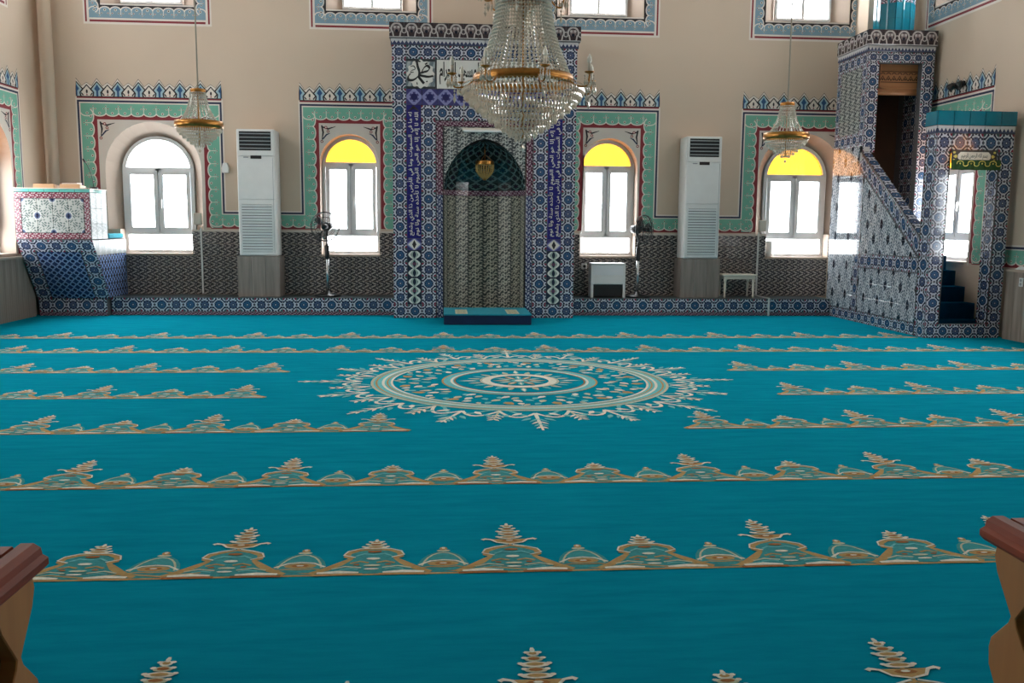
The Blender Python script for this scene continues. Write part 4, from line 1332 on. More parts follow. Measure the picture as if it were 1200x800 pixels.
# gate
GL, GR = 5.885, 6.485
g = G(); g.box(XP + .1, GL - .01, YG0 + .012, YG1, 0, 2.40); g.box(GR + .01, XQ - .01, YG0 + .012, YG1, 0, 2.40); g.box(GL - .01, GR + .01, YG0 + .012, YG1, 2.19, 2.40); g.box(GL - .01, GR + .01, YG0 + .012, YG1, 0, .15)
g.obj('gate_core', m_grout, mb, I4)
tile_run(mb, 'rosette_tile', m_ros, (GL, YG0 + .012, .165), (0, 0, 1), (-1, 0, 0), 2.025, GL - XP, 12)
tile_run(mb, 'rosette_tile', m_ros, (XQ, YG0 + .012, .165), (0, 0, 1), (-1, 0, 0), 2.025, XQ - GR, 12)
tile_run(mb, 'rosette_tile', m_ros, (GR + .01, YG0, .165), (0, 0, 1), (0, 1, 0), 2.025, YG1 - YG0, 11)
tile_run(mb, 'rosette_tile', m_ros, (XP, YG0 + .012, 2.19), RX, UZ, XQ - XP, .21, 5)
tile_run(mb, 'rosette_tile', m_ros, (XP, YG0 + .012, 0), RX, UZ, XQ - XP, .165, 6)
g = G(); g.box(XP, XQ, YG0, YG1, 2.40, 2.49); g.box(XP - .012, XQ + .004, YG0 - .012, YG1 + .01, 2.49, 2.655); g.obj('gate_cornice_core', m_grout, mb, I4)
tile_run(mb, 'tooth_tile', m_teeth, (XP, YG0, 2.40), RX, UZ, XQ - XP, .09, 5); tile(mb, 'tooth_tile', m_teeth, (XP, YG1, 2.40), SIDE, UZ, YG1 - YG0, .09)
tile_run(mb, 'teal_tile', m_teal_tile, (XP - .012, YG0 - .012, 2.49), RX, UZ, XQ - XP + .016, .165, 5); tile(mb, 'teal_tile', m_teal_tile, (XP - .012, YG1 + .01, 2.49), SIDE, UZ, YG1 - YG0 + .022, .165)
for q in (GL, GR): G().box(q - .006, q + .006, YG0 - .004, YG0 + .01, .165, 2.19).obj('black_listel', m_ink, mb, I4)
# stairs
for k in range(7):
    z1, y0 = .19 + .19 * k, 10.45 + .235 * k
    G().box(XP + .10, 6.60, y0 - .0, YT0 + .012, z1 - .19 + (.0 if k else 0), z1).obj('step', m_stairs, mb, I4)

pl = empty('calligraphy_plaque', (6.165, YG0 - .012, 2.06), label='black plaque with cream calligraphy cartouche above the pulpit gate opening', cat='plaque')
bevel(G().box(-.275, .275, -.012, .0, 0, .15).obj('board', m_ink, pl), .003)
F = Flat(); F.poly([(-.2, .055), (-.17, .025), (.17, .025), (.2, .055), (.2, .095), (.17, .125), (-.17, .125), (-.2, .095)], 0, 0)
for s_ in (-1, 1): F.leaf(s_ * .205, .075, PI / 2 - s_ * PI / 2, .05, .04, 1, 0); F.disc(s_ * .245, .12, .018, .014, 1, 0, 6); F.disc(s_ * .245, .03, .018, .014, 1, 0, 6)
F.build('cartouche', [m_cream, m_yellowthread], lambda a, b, ly: (a, -.0128 - .0004 * ly, b), pl, kind='stuff')
lettering(shape('بسم الله الرحمن الرحيم'), .32, .075, m_ink, basis((6.165, YG0 - .012 - .0146, 2.135), RX, UZ), pl)
gc = empty('green_cloth_valance', (6.185, YG0 - .042, 1.98), label='dark green cloth with yellow scroll embroidery under the plaque in the gate', cat='cloth')
g = G(); n = 24
vs = []
for i in range(n + 1):
    x = -.30 + .60 * i / n; y = .006 * sin(i * 1.3)
    vs += [(x, y, .0 + .004 * sin(i * .9)), (x, y, .115), (x, y + .006, .115), (x, y + .006, 0)]
for i in range(n):
    for q in range(4): g.f.append((i * 4 + q, (i + 1) * 4 + q, (i + 1) * 4 + (q + 1) % 4, i * 4 + (q + 1) % 4)); g.mi.append(0); g.sm.append(False)
g.v = vs; g.obj('cloth', m_greencloth, gc)
F = Flat()
for k in range(4):
    c = -.2 + k * .133
    F.rib(arc(c, .075, .04, .026, -.4, PI + .4, 10), .009, 0, 0); F.rib(arc(c + .066, .065, .03, .022, PI - .4, 2 * PI + .4, 10), .009, 0, 0); F.disc(c, .072, .01, .01, 0, 0, 6)
F.build('embroidery', [m_yellowthread], lambda a, b, ly: (a, -.0075 - .0004 * ly, b), gc, kind='stuff')

# ------------------------------------------------------------------ tiled lectern (kursu) in the corner
KX0, KX1, KY0, KY1 = -5.565, -4.60, 12.20, 12.76
ku = empty('tiled_lectern', (-5.08, 12.8, 0), label='tile-clad preaching lectern with slanted blue front in the corner', cat='lectern')
KW = KX1 - KX0
g = G()
g.box(KX0, KX1 - .012, KY0 + .012, KY1, 1.06, 1.69)
g.prism([(KY0 + .012, 1.058), (12.74, .25), (YB - .003, .25), (YB - .003, 1.058)], lambda a, b, t: (t, a, b), KX0, KX1 - .012)
g.box(KX0, -4.655, 12.765, YB - .003, 0, .25)
g.obj('core', m_grout, ku, I4)
rows = [(1.06, .085, m_redlat), (1.585, .085, m_redlat)]
for z0, h_, mt in rows: tile_run(ku, 'border_tile', mt, (KX0, KY0 + .012, z0), RX, UZ, KW, h_, 6)
for x in (KX0, KX1 - .09): tile_run(ku, 'border_tile', m_redlat, (x + .09, KY0 + .012, 1.145), (0, 0, 1), (-1, 0, 0), .44, .09, 3)
for i in range(4):
    for j in range(2): tile(ku, 'floral_tile', m_floral, (KX0 + .09 + i * (KW - .18) / 4, KY0 + .012, 1.145 + j * .22), RX, UZ, (KW - .18) / 4, .22, uv=quart(i, j), gap=.001)
tile_run(ku, 'rim_tile', m_aqua_tile, (KX0, KY0 + .012, 1.67), RX, UZ, KW, .042, 5)
tile_run(ku, 'rim_tile', m_aqua_tile, (KX1 - .012, KY0, 1.67), (0, 1, 0), UZ, KY1 - KY0, .042, 3)
for j in range(3): tile_run(ku, 'oval_tile', m_grey, (KX1 - .012, KY0, 1.06 + j * .2033), (0, 1, 0), UZ, KY1 - KY0, .2033, 3, gap=.001)
G().box(KX0, KX1 + .01, KY0 - .01, KY1 + .01, 1.712, 1.722).obj('top_slab', m_cream, ku, I4)
up = Vector((0, KY0 - 12.73, 1.055 - .25)); SL = up.length; o0 = Vector((KX0, 12.74, .25)); upn = up.normalized()
for i in range(5):
    for j in range(5):
        edge = i in (0, 4) or j == 4
        tile(ku, 'rosette_tile' if edge else 'star_tile', m_ros[(i + j) % 2] if edge else m_bluegeo, o0 + Vector((i * KW / 5, 0, 0)) + upn * (j * SL / 5), RX, upn, KW / 5, SL / 5, uv=(0, 0, 1, 1) if edge else (0, 0, 2, 2), gap=.0015)
for s_ in (KX0 + KW / 5, KX1 - KW / 5):
    g = G(); g.prism([(-.006, 0), (.006, 0), (.006, SL * .8), (-.006, SL * .8)], lambda a, b, t: tuple(Vector((s_ + a, 12.74, .25)) + upn * b + Vector((0, -.835, -.55)) * t), .004, .0125)
    g.obj('black_listel', m_ink, ku, I4)
for i in range(6):
    for j in range(4):
        y0, z0 = KY0 + i * .2083, .25 + j * .2
        pg_ = clip([(y0, z0), (y0 + .2083, z0), (y0 + .2083, z0 + .2), (y0, z0 + .2)], -.805, -.53, -(.805 * 12.74 + .53 * .25))
        if len(pg_) > 2: poly_tile(ku, 'side_tile', m_grey if j == 3 else m_bluegeo, [(KX1 - .012, a, b) for a, b in pg_], [((a - y0) / .2083 * 2, (b - z0) / .2 * 2) for a, b in pg_], (1, 0, 0), .011)
tile_run(ku, 'rosette_tile', m_ros, (KX0, 12.765, .052), RX, UZ, .91, .195, 5); tile_run(ku, 'border_tile', m_purple, (KX0, 12.765, 0), RX, UZ, .91, .05, 5)
cu = bevel(G().box(-5.45, -4.60, 12.80, 13.36, 1.062, 1.13).obj('seat_cushion', None or m_benchtop, None, I4), .02)
tag(cu, 'flat turquoise seat cushion on the tiled lectern behind its desk', 'cushion')

def book_stand(x, y, rz, cover, lab):
    t = empty('book_stand', (x, y, 1.724), rz, lab, 'book stand', 'book stands on the lectern')
    g = G(); g.prism([(-.10, 0), (.10, 0), (.10, .035), (-.10, .055)], lambda a, b, t_: (t_, a, b), -.13, .13); bevel(g.obj('stand', m_bookwood, t), .004)
    return t
book_stand(-5.235, 12.42, .03, None, 'pale wooden book stand on the lectern, nearer the corner')
book_stand(-4.905, 12.44, -.02, None, 'pale wooden book stand on the lectern, holding a dark red book')
bk = empty('red_book', (-4.93, 12.47, 1.778), -.02, 'closed dark red book lying on a book stand on the lectern', 'book')
G().box(-.10, .10, -.075, .075, .003, .021).obj('pages', m_cream, bk); 
g = G(); g.box(-.105, .105, -.08, .08, 0, .003); g.box(-.105, .105, -.08, .08, .021, .024); g.box(-.107, -.104, -.08, .08, 0, .024); g.obj('cover', P_RED, bk)
mc = empty('gooseneck_microphone', (-4.66, 12.50, 1.724), 0, 'black gooseneck microphone at the front corner of the lectern top', 'microphone')
G().lathe([(.05, 0), (.055, .008), (.05, .022), (.012, .03)], (0, 0, 0), 14).obj('base', m_black, mc)
G().tube([(0, 0, .02), (-.005, -.005, .12), (-.02, -.02, .22), (-.045, -.05, .30), (-.06, -.08, .34)], .005, 6).obj('neck', m_black, mc)
G().tube([(-.06, -.08, .34), (-.068, -.10, .36), (-.075, -.125, .385)], [.008, .013, .009], 8).obj('capsule', m_black, mc)


# ------------------------------------------------------------------ chandeliers
def strand_mesh(prof, r_bead, gap):
    """beads along a profile (r,z) in the xz plane"""
    g = G(); pts = smooth(prof, 14); acc = 0.0; last = pts[0]; nxt = 0.0
    for p in pts[1:]:
        d = math.hypot(p[0] - last[0], p[1] - last[1])
        while acc + d >= nxt:
            t = (nxt - acc) / d if d else 0
            g.octa((last[0] + (p[0] - last[0]) * t, 0, last[1] + (p[1] - last[1]) * t), r_bead, r_bead * 1.25)
            nxt += gap
        acc += d; last = p
    return g.mesh('bead_strand', m_crystal)


def chandelier(name, loc, lab, R, prof, tiers, crown_r, crown_z, n_strand, bead, arms, arm_r, rod_top, top_arms=0, group=None):
    t = empty(name, loc, 0, lab, 'chandelier', group)
    me = strand_mesh(prof, bead, bead * 2.15)
    for k in range(n_strand):
        o = bpy.data.objects.new('bead_strand', me); COL.objects.link(o); o.parent = t; o.matrix_basis = Matrix.Rotation(2 * PI * (k + .5) / n_strand, 4, 'Z')
    bh = .066
    G().lathe([(R, -bh / 2), (R + .008, -bh / 2), (R + .012, 0), (R + .008, bh / 2), (R, bh / 2), (R, -bh / 2)], (0, 0, 0), 48, 0, caps=False).obj('band', m_gold, t)
    for i, (r, z, hlen) in enumerate(tiers):
        g = G(); n = max(4, int(2 * PI * r / (bead * 2.3)))
        G().tube([(r * cos(2 * PI * k / 32), r * sin(2 * PI * k / 32), z + hlen) for k in range(32)], bead * .18, 4, 0, True).obj('tier_ring', m_gold, t)
        for k in range(n):
            a = 2 * PI * (k + .5 * (i % 2)) / n
            g.octa((r * cos(a), r * sin(a), z), bead * .85, hlen * .62); g.octa((r * cos(a), r * sin(a), z + hlen * .85), bead * .5, bead * .5)
        g.obj('crystal_tier', m_crystal, t, kind='stuff')
    G().octa((0, 0, tiers[-1][1] - tiers[-1][2] * 1.6), bead * 1.8, bead * 2.2).obj('bottom_drop', m_crystal, t)
    G().lathe([(crown_r * .96, crown_z - .02), (crown_r * 1.1, crown_z), (crown_r * 1.12, crown_z + crown_r * .45), (crown_r * 1.0, crown_z + crown_r * .5), (crown_r * .3, crown_z + crown_r * .55), (.012, crown_z + crown_r * .7)], (0, 0, 0), 32).obj('crown', m_gold, t)
    G().tube([(0, 0, tiers[-1][1]), (0, 0, crown_z)], .008, 6).obj('stem', m_gold, t)
    G().tube([(0, 0, crown_z), (0, 0, rod_top - loc[2])], .007 if R < .3 else .016, 6).obj('hanging_rod', m_rod, t)
    G().lathe([(.09, -.05), (.06, -.005), (.0, 0)], (0, 0, rod_top - loc[2]), 16).obj('ceiling_rose', m_gold, t)
    def arm(r0, r1, z, k, n, name_='arm'):
        M = Matrix.Rotation(2 * PI * (k + .25) / n, 4, 'Z') @ Matrix.Translation((0, 0, z))
        g = G(); g.tube(smooth_3([(r0, 0, 0), (r0 + (r1 - r0) * .4, 0, -.06), (r1 - .02, 0, -.07), (r1, 0, -.01), (r1, 0, .012)]), .007, 6)
        a = g.obj(name_, m_gold, t); a.matrix_basis = M
        q = G().lathe([(.008, 0), (.034, .012), (.036, .018), (.012, .02)], (r1, 0, .01), 12).obj('drip_cup', m_gold, a)
        q = G().lathe([(.013, 0), (.013, .055)], (r1, 0, .03), 8).obj('candle_sleeve', m_cream, a)
        q = G().lathe([(.010, 0), (.017, .018), (.015, .038), (.005, .062), (.0, .068)], (r1, 0, .085), 10).obj('bulb', m_bulb, a)
        g = G()
        for j in range(8):
            b = 2 * PI * j / 8; x, y = r1 + .034 * cos(b), .034 * sin(b)
            for zz, rr in ((.0, .007), (-.018, .006), (-.05, .011)): g.octa((x, y, zz), rr, rr * (1.2 if rr < .01 else 2.6))
        for zz in (-.10, -.125, -.16): g.octa((r1 - .02, 0, zz), .009 if zz > -.15 else .013, .012 if zz > -.15 else .03)
        q = g.obj('pendants', m_crystal, a, kind='stuff')
    for k in range(arms): arm(R, arm_r, .0, k, arms)
    for k in range(top_arms): arm(crown_r, crown_r + .12, crown_z + .02, k, top_arms, 'upper_arm')
    return t


def smooth_3(p, n=5):
    out = []
    for i in range(len(p) - 1):
        q = [p[max(i - 1, 0)], p[i], p[i + 1], p[min(i + 2, len(p) - 1)]]
        for k in range(n):
            s_ = k / n
            out.append(tuple(.5 * (2 * q[1][j] + (q[2][j] - q[0][j]) * s_ + (2 * q[0][j] - 5 * q[1][j] + 4 * q[2][j] - q[3][j]) * s_ * s_ + (3 * q[1][j] - q[0][j] - 3 * q[2][j] + q[3][j]) * s_ ** 3) for j in range(3)))
    return out + [p[-1]]


m_bulb = mat('bulb_glass', (244, 240, 228), .15, fn=tint((244, 240, 228), 1, .02, 20))
CY = 6.9
chandelier('chandelier', (.592, CY, 2.372), 'large crystal chandelier with candle arms in front of the prayer niche', .367,
           [(.195, .60), (.205, .50), (.225, .38), (.262, .25), (.315, .12), (.355, .025)],
           [(.455, -.085, .05), (.435, -.125, .05), (.40, -.165, .05), (.355, -.205, .05), (.305, -.245, .05), (.255, -.285, .05), (.205, -.325, .05), (.155, -.36, .045), (.105, -.395, .045), (.055, -.425, .045)],
           .20, .605, 56, .0128, 8, .545, ZC, 6)
for sx, lab in ((-2.372, 'small crystal chandelier with brass band hanging beside the lectern-side window'), (3.48, 'small crystal chandelier with brass band hanging near the pulpit')):
    chandelier('small_chandelier', (sx, 9.1, 2.235 if sx < 0 else 2.215), lab, .218,
               [(.07, .30), (.078, .24), (.10, .16), (.14, .08), (.19, .015)],
               [(.205, -.055, .032), (.185, -.085, .032), (.155, -.115, .032), (.12, -.145, .03), (.085, -.175, .03), (.045, -.20, .03)],
               .066, .305, 28, .0092, 0, 0, ZC, 0, 'small chandeliers')
nl = empty('niche_lantern', (MX + .01, 12.72, 1.97), 0, 'small gold bead lantern hanging inside the prayer niche hood', 'lantern')
G().lathe([(.125, .0), (.13, .01), (.13, .05), (.125, .06)], (0, 0, .15), 24).obj('band', m_gold, nl)
me = strand_mesh([(.125, .15), (.12, .08), (.085, .02), (.03, -.03)], .011, .023); me.materials.clear(); me.materials.append(mat('amber_bead', (208, 170, 104), .2, .3, fn=tint((208, 170, 104), 1, .1, 30)))
for k in range(22):
    o = bpy.data.objects.new('bead_strand', me); COL.objects.link(o); o.parent = nl; o.matrix_basis = Matrix.Rotation(2 * PI * k / 22, 4, 'Z')
G().lathe([(.02, -.06), (.035, -.04), (.02, -.02)], (0, 0, 0), 12).obj('finial', m_gold, nl)
G().tube([(0, 0, .21), (0, 0, .46)], .005, 6).obj('chain', m_gold, nl)
g = G()
for k in range(3):
    a = 2 * PI * k / 3; g.tube([(.12 * cos(a), .12 * sin(a), .2), (0, 0, .3)], .004, 5)
g.obj('hanger', m_gold, nl, kind='stuff')


# ------------------------------------------------------------------ air conditioners on plinths
def slats(parent, name, n, x0, x1, z0, z1, y, th, m_, d=.012, tilt=.5):
    for k in range(n):
        z = z0 + (z1 - z0) * (k + .5) / n
        o = G().box(0, x1 - x0, -d / 2, d / 2, -th / 2, th / 2).obj(name, m_, parent)
        o.matrix_basis = Matrix.Translation((x0, y, z)) @ Matrix.Rotation(tilt, 4, 'X')


def aircon(loc, rz, lab, plab, W_=.53, D_=.40, H0=.575, H_=1.77):
    p = empty('wooden_plinth', (loc[0], loc[1], .251), rz, plab, 'plinth', 'air conditioner plinths')
    pw = W_ + .06
    for k in range(3):
        a0 = -pw / 2 + k * pw / 3
        G().box(a0, a0 + pw / 3 - .003, -D_ / 2 - .0, -D_ / 2 + .02, 0, H0 - .002).obj('plank', m_pedwood, p)
    G().box(-pw / 2, pw / 2, -D_ / 2 + .021, D_ / 2 - .005, 0, H0 - .002).obj('carcass', m_pedwood, p)
    t = empty('air_conditioner', (loc[0], loc[1], .251 + H0), rz, lab, 'air conditioner', 'floor-standing air conditioners')
    bevel(G().box(-W_ / 2, W_ / 2, -D_ / 2 + .02, D_ / 2 - .005, 0, H_).obj('body', m_white, t), .02, 3)
    y = -D_ / 2 + .02
    bevel(G().box(-W_ / 2 + .012, W_ / 2 - .012, y - .022, y, 1.40, H_ - .006).obj('upper_panel', m_white, t), .006)
    bevel(G().box(-W_ / 2 + .012, W_ / 2 - .012, y - .02, y, .80, 1.394).obj('front_panel', m_white, t), .006)
    lp = bevel(G().box(-W_ / 2 + .012, W_ / 2 - .012, y - .02, y, .02, .794).obj('lower_panel', m_white, t), .006)
    vt = G().box(-W_ / 2 + .045, W_ / 2 - .05, y - .024, y - .0225, 1.475, H_ - .035).obj('vent_opening', m_dkslot, t)
    slats(vt, 'louvre', 5, -W_ / 2 + .05, W_ / 2 - .055, 1.48, H_ - .04, y - .027, .007, m_gasket, .02, .6)
    G().box(-.07, .08, y - .0245, y - .021, 1.36, 1.405).obj('display', m_black, t)
    G().box(-.17, -.10, y - .0245, y - .0205, 1.372, 1.386).obj('badge', m_gasket, t)
    gr = G().box(-W_ / 2 + .055, W_ / 2 - .06, y - .0215, y - .0205, .06, .73).obj('intake_grille', m_dkslot, t)
    slats(gr, 'grille_slat', 17, -W_ / 2 + .05, W_ / 2 - .055, .06, .73, y - .024, .031, m_white, .006, .25)
    G().box(W_ / 2 - .035, W_ / 2 - .03, y - .0215, y - .0195, .05, 1.38).obj('panel_seam', m_gasket, t)
aircon((-2.635, 13.22, 0), .0, 'white floor-standing air conditioner left of the prayer niche', 'grey wood plinth under the air conditioner left of the prayer niche')
aircon((3.775, 13.22, 0), .0, 'white floor-standing air conditioner right of the prayer niche', 'grey wood plinth under the air conditioner right of the prayer niche')


# ------------------------------------------------------------------ fans
def fan(x, y, yaw, lab, white_pole):
    t = empty('pedestal_fan', (x, y, .251), 0, lab, 'fan', 'pedestal fans')
    G().lathe([(.0, 0), (.19, 0), (.195, .012), (.18, .025), (.05, .045), (.03, .08)], (0, 0, 0), 32).obj('base', m_black, t)
    G().lathe([(.022, .05), (.022, .60)], (0, 0, 0), 14).obj('lower_pole', mat('chrome_pole', (190, 192, 194), .25, .8, fn=tint((190, 192, 194), 1, .05, 9)), t)
    G().lathe([(.028, .54), (.033, .56), (.033, .72), (.024, .74)], (0, 0, 0), 14).obj('height_clamp', m_black, t)
    G().lathe([(.013, .72), (.013, .90)], (0, 0, 0), 10).obj('upper_pole', m_black, t)
    Mh = Matrix.Translation((0, 0, 1.0)) @ Matrix.Rotation(yaw, 4, 'Z')
    h = G(); h.lathe([(.02, .14), (.055, .12), (.065, .04), (.065, -.01), (.05, -.03)], (0, 0, 0), 16, 0, axis='y'); h.tube([(0, .05, -.04), (0, .02, -.08), (0, 0, -.13)], .02, 8)
    h = h.obj('motor', m_black, t); h.matrix_basis = Mh
    R = .205; yc = -.09
    cg = G()
    for r, yy in ((R, yc), (R * .97, yc - .035), (R * .97, yc + .035), (R * .66, yc - .07), (R * .33, yc - .082), (R * .66, yc + .055)):
        cg.tube([(r * cos(2 * PI * k / 40), yy, r * sin(2 * PI * k / 40)) for k in range(40)], .0075 if r == R else .0032, 5, 0, True)
    for k in range(28):
        a = 2 * PI * k / 28
        cg.tube([(.035 * cos(a), yc - .085, .035 * sin(a)), (R * .66 * cos(a), yc - .07, R * .66 * sin(a)), (R * .97 * cos(a), yc - .035, R * .97 * sin(a)), (R * cos(a), yc, R * sin(a)), (R * .97 * cos(a), yc + .035, R * .97 * sin(a)), (.06 * cos(a), yc + .06, .06 * sin(a))], .0017, 3)
    c = cg.obj('wire_cage', m_gasket_d, t, kind='stuff'); c.matrix_basis = Mh
    G().lathe([(.0, yc - .092), (.036, yc - .09), (.04, yc - .08)], (0, 0, 0), 16, 0, axis='y').obj('cage_badge', m_black, c)
    hb = G().lathe([(.0, yc - .045), (.03, yc - .04), (.036, yc + .02)], (0, 0, 0), 14, 0, axis='y').obj('hub', m_black, t); hb.matrix_basis = Mh
    for k in range(3):
        a0 = 2 * PI * k / 3 + .3; g = G(); vs = []
        for i in range(5):
            r = .03 + (R - .05) * i / 4; wv = .35 + .55 * sin(PI * min(1, i / 4 * .75 + .2)) if i else .3
            vs += [(r * cos(a0 - wv / 2), yc - .018, r * sin(a0 - wv / 2)), (r * cos(a0 + wv / 2), yc + .018, r * sin(a0 + wv / 2))]
        g.add(vs + [(q[0], q[1] + .002, q[2]) for q in vs], [(2 * i, 2 * i + 1, 2 * i + 3, 2 * i + 2) for i in range(4)] + [(10 + 2 * i, 12 + 2 * i, 13 + 2 * i, 11 + 2 * i) for i in range(4)] + [(0, 2, 12, 10), (8, 9, 19, 18)], 0, True)
        b = g.obj('blade', m_blade, t); b.matrix_basis = Mh
m_gasket_d = mat('grey_wire', (34, 34, 37), .4, 0.0, fn=tint((34, 34, 37), 1, .1, 9))
m_blade = mat('smoky_blade', (60, 62, 66), .2, fn=tint((60, 62, 66), 1, .1, 6), Alpha=.6)
fan(-1.682, 13.13, -.12, 'black pedestal fan in front of the window left of the prayer niche', True)
fan(2.86, 13.13, .75, 'black pedestal fan between the white heater box and the air conditioner', True)

# ------------------------------------------------------------------ small furniture on the ledge
t = empty('heater_box', (2.40, 13.14, .251), 0, 'small white box heater on legs below the window right of the prayer niche', 'heater')
bevel(G().box(-.235, .235, -.12, .12, .19, .485).obj('cabinet', m_white, t), .012)
bevel(G().box(-.25, .25, -.14, .13, .487, .503).obj('top_board', m_white, t), .004)
G().box(-.225, .225, -.128, -.1205, .33, .475).obj('upper_front', m_upvc, t); G().box(-.225, .225, -.126, -.1205, .20, .322).obj('lower_front', m_white, t)
for s_ in (-1, 1): G().box(s_ * .237 - .017, s_ * .237 + .017, -.13, .12, 0, .486).obj('side_leg', m_white, t)
G().box(-.215, .215, -.10, .1, .02, .185).obj('under_shade_block', m_dkslot, t)  # dark block standing in for the shade beneath the cabinet
t = empty('side_table', (4.372, 13.16, .251), 0, 'small cream side table with turned legs beside the air conditioner', 'table')
bevel(G().box(-.262, .262, -.17, .17, .325, .347).obj('table_top', m_cream, t), .006)
G().box(-.235, .235, -.15, .15, .275, .325).obj('apron', m_cream, t)
for sx in (-1, 1):
    for sy in (-1, 1): G().lathe([(.014, 0), (.018, .03), (.012, .05), (.02, .12), (.022, .2), (.013, .225), (.024, .24), (.024, .275)], (sx * .215, sy * .13, 0), 10).obj('leg', m_cream, t)


def wall_box(x, z, lab):
    t = empty('junction_box', (x, YB, z), 0, lab, 'junction box', 'wall junction boxes')
    bevel(G().box(-.055, .055, -.075, -.017, -.085, .085).obj('housing', m_offw, t), .012, 2); G().box(-.04, .04, -.079, -.0755, -.06, .06).obj('cover', m_offw, t); G().box(-.05, .05, -.017, -.001, -.08, .08).obj('back_plate', m_offw, t)
wall_box(-3.56, 1.345, 'beige junction box above the tiles beside the lectern-side window')
wall_box(4.82, 1.315, 'beige junction box above the tiles between side table and pulpit')
def duct(x, pts, lab):
    g = G(); g.box(x - .012, x + .012, YB - .03, YB - .0135, .265, 1.22)
    if pts: g.box(x - .012, x + .012, 12.868, YB - .0135, .2505, .265); g.box(x - .012, x + .012, 12.853, 12.868, .0, .265)
    tag(g.obj('cable_duct', m_cable, None, I4), lab, 'cable duct', 'white cable ducts')
duct(-3.525, False, 'white cable duct down the tiles below the junction box, lectern side')
duct(4.775, True, 'white cable duct down tiles and ledge below the junction box, pulpit side')
t = empty('wall_sensor', (-3.145, YB, 2.075), 0, 'small white sensor on the wall beside the left air conditioner', 'sensor')
g = G(); g.prism([(-.045, -.07), (.045, -.07), (.05, .0), (.03, .075), (-.03, .075), (-.05, 0)], lambda a, b, s_: (a, s_, b), -.07, -.012); bevel(g.obj('housing', m_white, t), .01); G().box(-.03, .03, -.012, -.001, -.04, .04).obj('bracket', m_white, t)
t = empty('socket_with_plug', (2.105, YB - .012, .69), 0, 'white wall socket with black plug and cable beside the heater box', 'socket')
bevel(G().box(-.042, .042, -.02, -.0, -.042, .042).obj('plate', m_white, t), .004); G().lathe([(.018, -.07), (.022, -.05), (.022, -.021)], (0, 0, 0), 12, 0, axis='y').obj('plug', m_black, t)
G().tube(smooth_3([(0, -.07, 0), (.0, -.085, -.04), (-.01, -.07, -.16), (.0, -.06, -.30), (.06, -.08, -.42)]), .004, 5).obj('cord', m_black, t)
t = empty('tissue_roll', (4.985, YB - .0, ZSILL + .003), 0, 'white paper roll standing on the window sill beside the pulpit', 'paper roll')
G().lathe([(.018, 0), (.055, 0), (.055, .24), (.018, .24), (.018, 0)], (0, .1, 0), 20, caps=False).obj('paper', m_white, t); G().lathe([(.016, .002), (.0175, .002), (.0175, .238), (.016, .238), (.016, .002)], (0, .1, 0), 12, caps=False).obj('core_tube', m_bookwood, t)
# small dark spotlight on the side wall above the pulpit gate
t = empty('wall_spotlight', (XR, 11.55, 3.17), 0, 'small black twin spotlight on the side wall over the pulpit gate', 'spotlight')
G().box(-.03, -.004, -.06, .06, -.03, .03).obj('bracket', m_black, t)
for s_ in (-1, 1): G().tube([(-.03, s_ * .05, 0), (-.08, s_ * .09, -.01), (-.13, s_ * .11, -.05)], [.02, .045, .055], 10).obj('lamp_head', m_black, t)
t = empty('crumpled_cloth', (6.70, 9.92, .832), 0, 'crumpled white cloth on the wainscot ledge right of the pulpit', 'cloth')
g = G(); random.seed(5); N = 9
vs = [(-.045 + .08 * i / (N - 1), -.16 + .3 * j / (N - 1), (.012 + random.uniform(0, .03)) * (1 if 0 < i < N - 1 and 0 < j < N - 1 else .1)) for i in range(N) for j in range(N)]
g.add(vs, [(i * N + j, (i + 1) * N + j, (i + 1) * N + j + 1, i * N + j + 1) for i in range(N - 1) for j in range(N - 1)], 0, True); g.obj('cloth', m_white, t)
t = empty('wall_switch', (6.67, 9.91, .69), 0, 'white double socket plate on the wooden wainscot right of the pulpit', 'socket')
bevel(G().box(-.012, -.0005, -.035, .035, -.05, .05).obj('plate', m_white, t), .003)
for s_ in (-1, 1): G().lathe([(.018, -.0135), (.018, -.012)], (0, 0, s_ * .022), 12, 0, axis='x').obj('outlet', m_gasket, t)


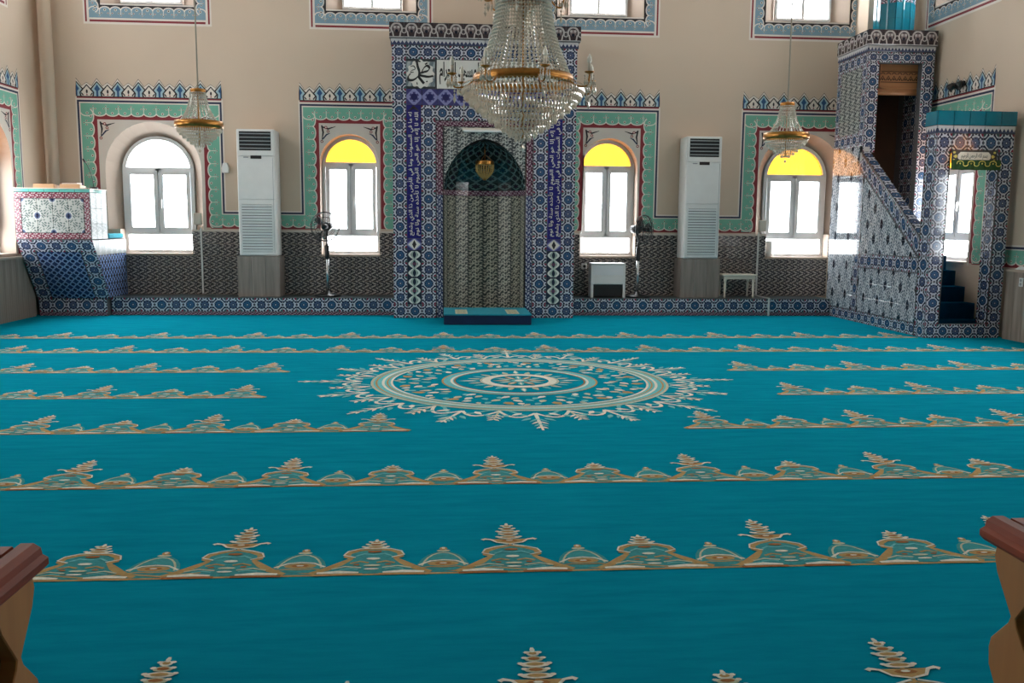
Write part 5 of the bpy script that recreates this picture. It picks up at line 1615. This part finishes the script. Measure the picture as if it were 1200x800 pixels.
# ------------------------------------------------------------------ wooden balustrade cabinets in the foreground
def balustrade(x, sx, yf, zt, lab):
    """inner face at x, cabinet extends away from the aisle (sx = -1 left, +1 right); far end at yf"""
    t = empty('wooden_balustrade', (x, yf, 0), 0, lab, 'balustrade', 'low wooden balustrades')
    X_ = lambda a: sx * a
    def bx(nm, a0, a1, y0, y1, z0, z1, m_, bv=0):
        p, q = sorted((X_(a0), X_(a1))); o = G().box(p, q, y0, y1, z0, z1).obj(nm, m_, t)
        return bevel(o, bv, 2) if bv else o
    L = -1.25
    # moulded top rail along the aisle and across the far end
    prof = [(-.008, -.048), (.028, -.048), (.034, -.03), (.034, -.012), (.028, 0), (.006, 0), (-.006, -.008), (-.008, -.02), (-.018, -.026), (-.018, -.038)]
    g = G(); g.prism([(X_(a), b + zt) for a, b in prof], lambda a, b, s_: (a, s_, b), L, .035); g.obj('aisle_rail', m_redwood, t)
    g = G(); g.prism([(-.030, -.04), (.03, -.04), (.035, -.02), (.02, 0), (-.02, 0), (-.03, -.015)], lambda a, b, s_: (s_, a, zt + b), X_(.035), X_(.9)); g.obj('end_rail', m_redwood, t)
    bx('inner_shelf', .036, .9, L, -.032, zt - .16, zt - .14, m_darkwood)
    bx('backing', .021, .034, L, -.05, 0, zt - .05, m_darkwood)
    bx('end_board', .036, .9, -.045, -.025, 0, zt - .041, m_darkwood)
    wave = [(.0, .0), (.004, -.02), (-.008, -.05), (-.058, -.115), (-.052, -.13), (-.005, -.18), (.0, -.2), (-.004, -.235), (-.05, -.30), (-.055, -.33), (-.03, -.40), (.0, -.47), (.0, -.52), (-.05, -.60), (-.05, -.63), (.0, -.68)]
    for k in range(6):
        yk = -.005 - k * .20
        out = [(yk + a, zt - .046 + b * (zt - .046) / .68) for a, b in wave]
        near = [(yk - .125 - a * .9, zt - .046 + b * (zt - .046) / .68) for a, b in wave][::-1]
        g = G(); g.prism(out + near, lambda a, b, s_: (s_, a, b), X_(-.008), X_(.02)); bevel(g.obj('flat_baluster', m_tanwood, t), .002, 1)
balustrade(-.717, -1, 1.545, .736, 'low wooden balustrade with wavy tan boards, lectern side of the aisle')
balustrade(1.074, 1, 1.60, .738, 'low wooden balustrade with wavy tan boards, pulpit side of the aisle')
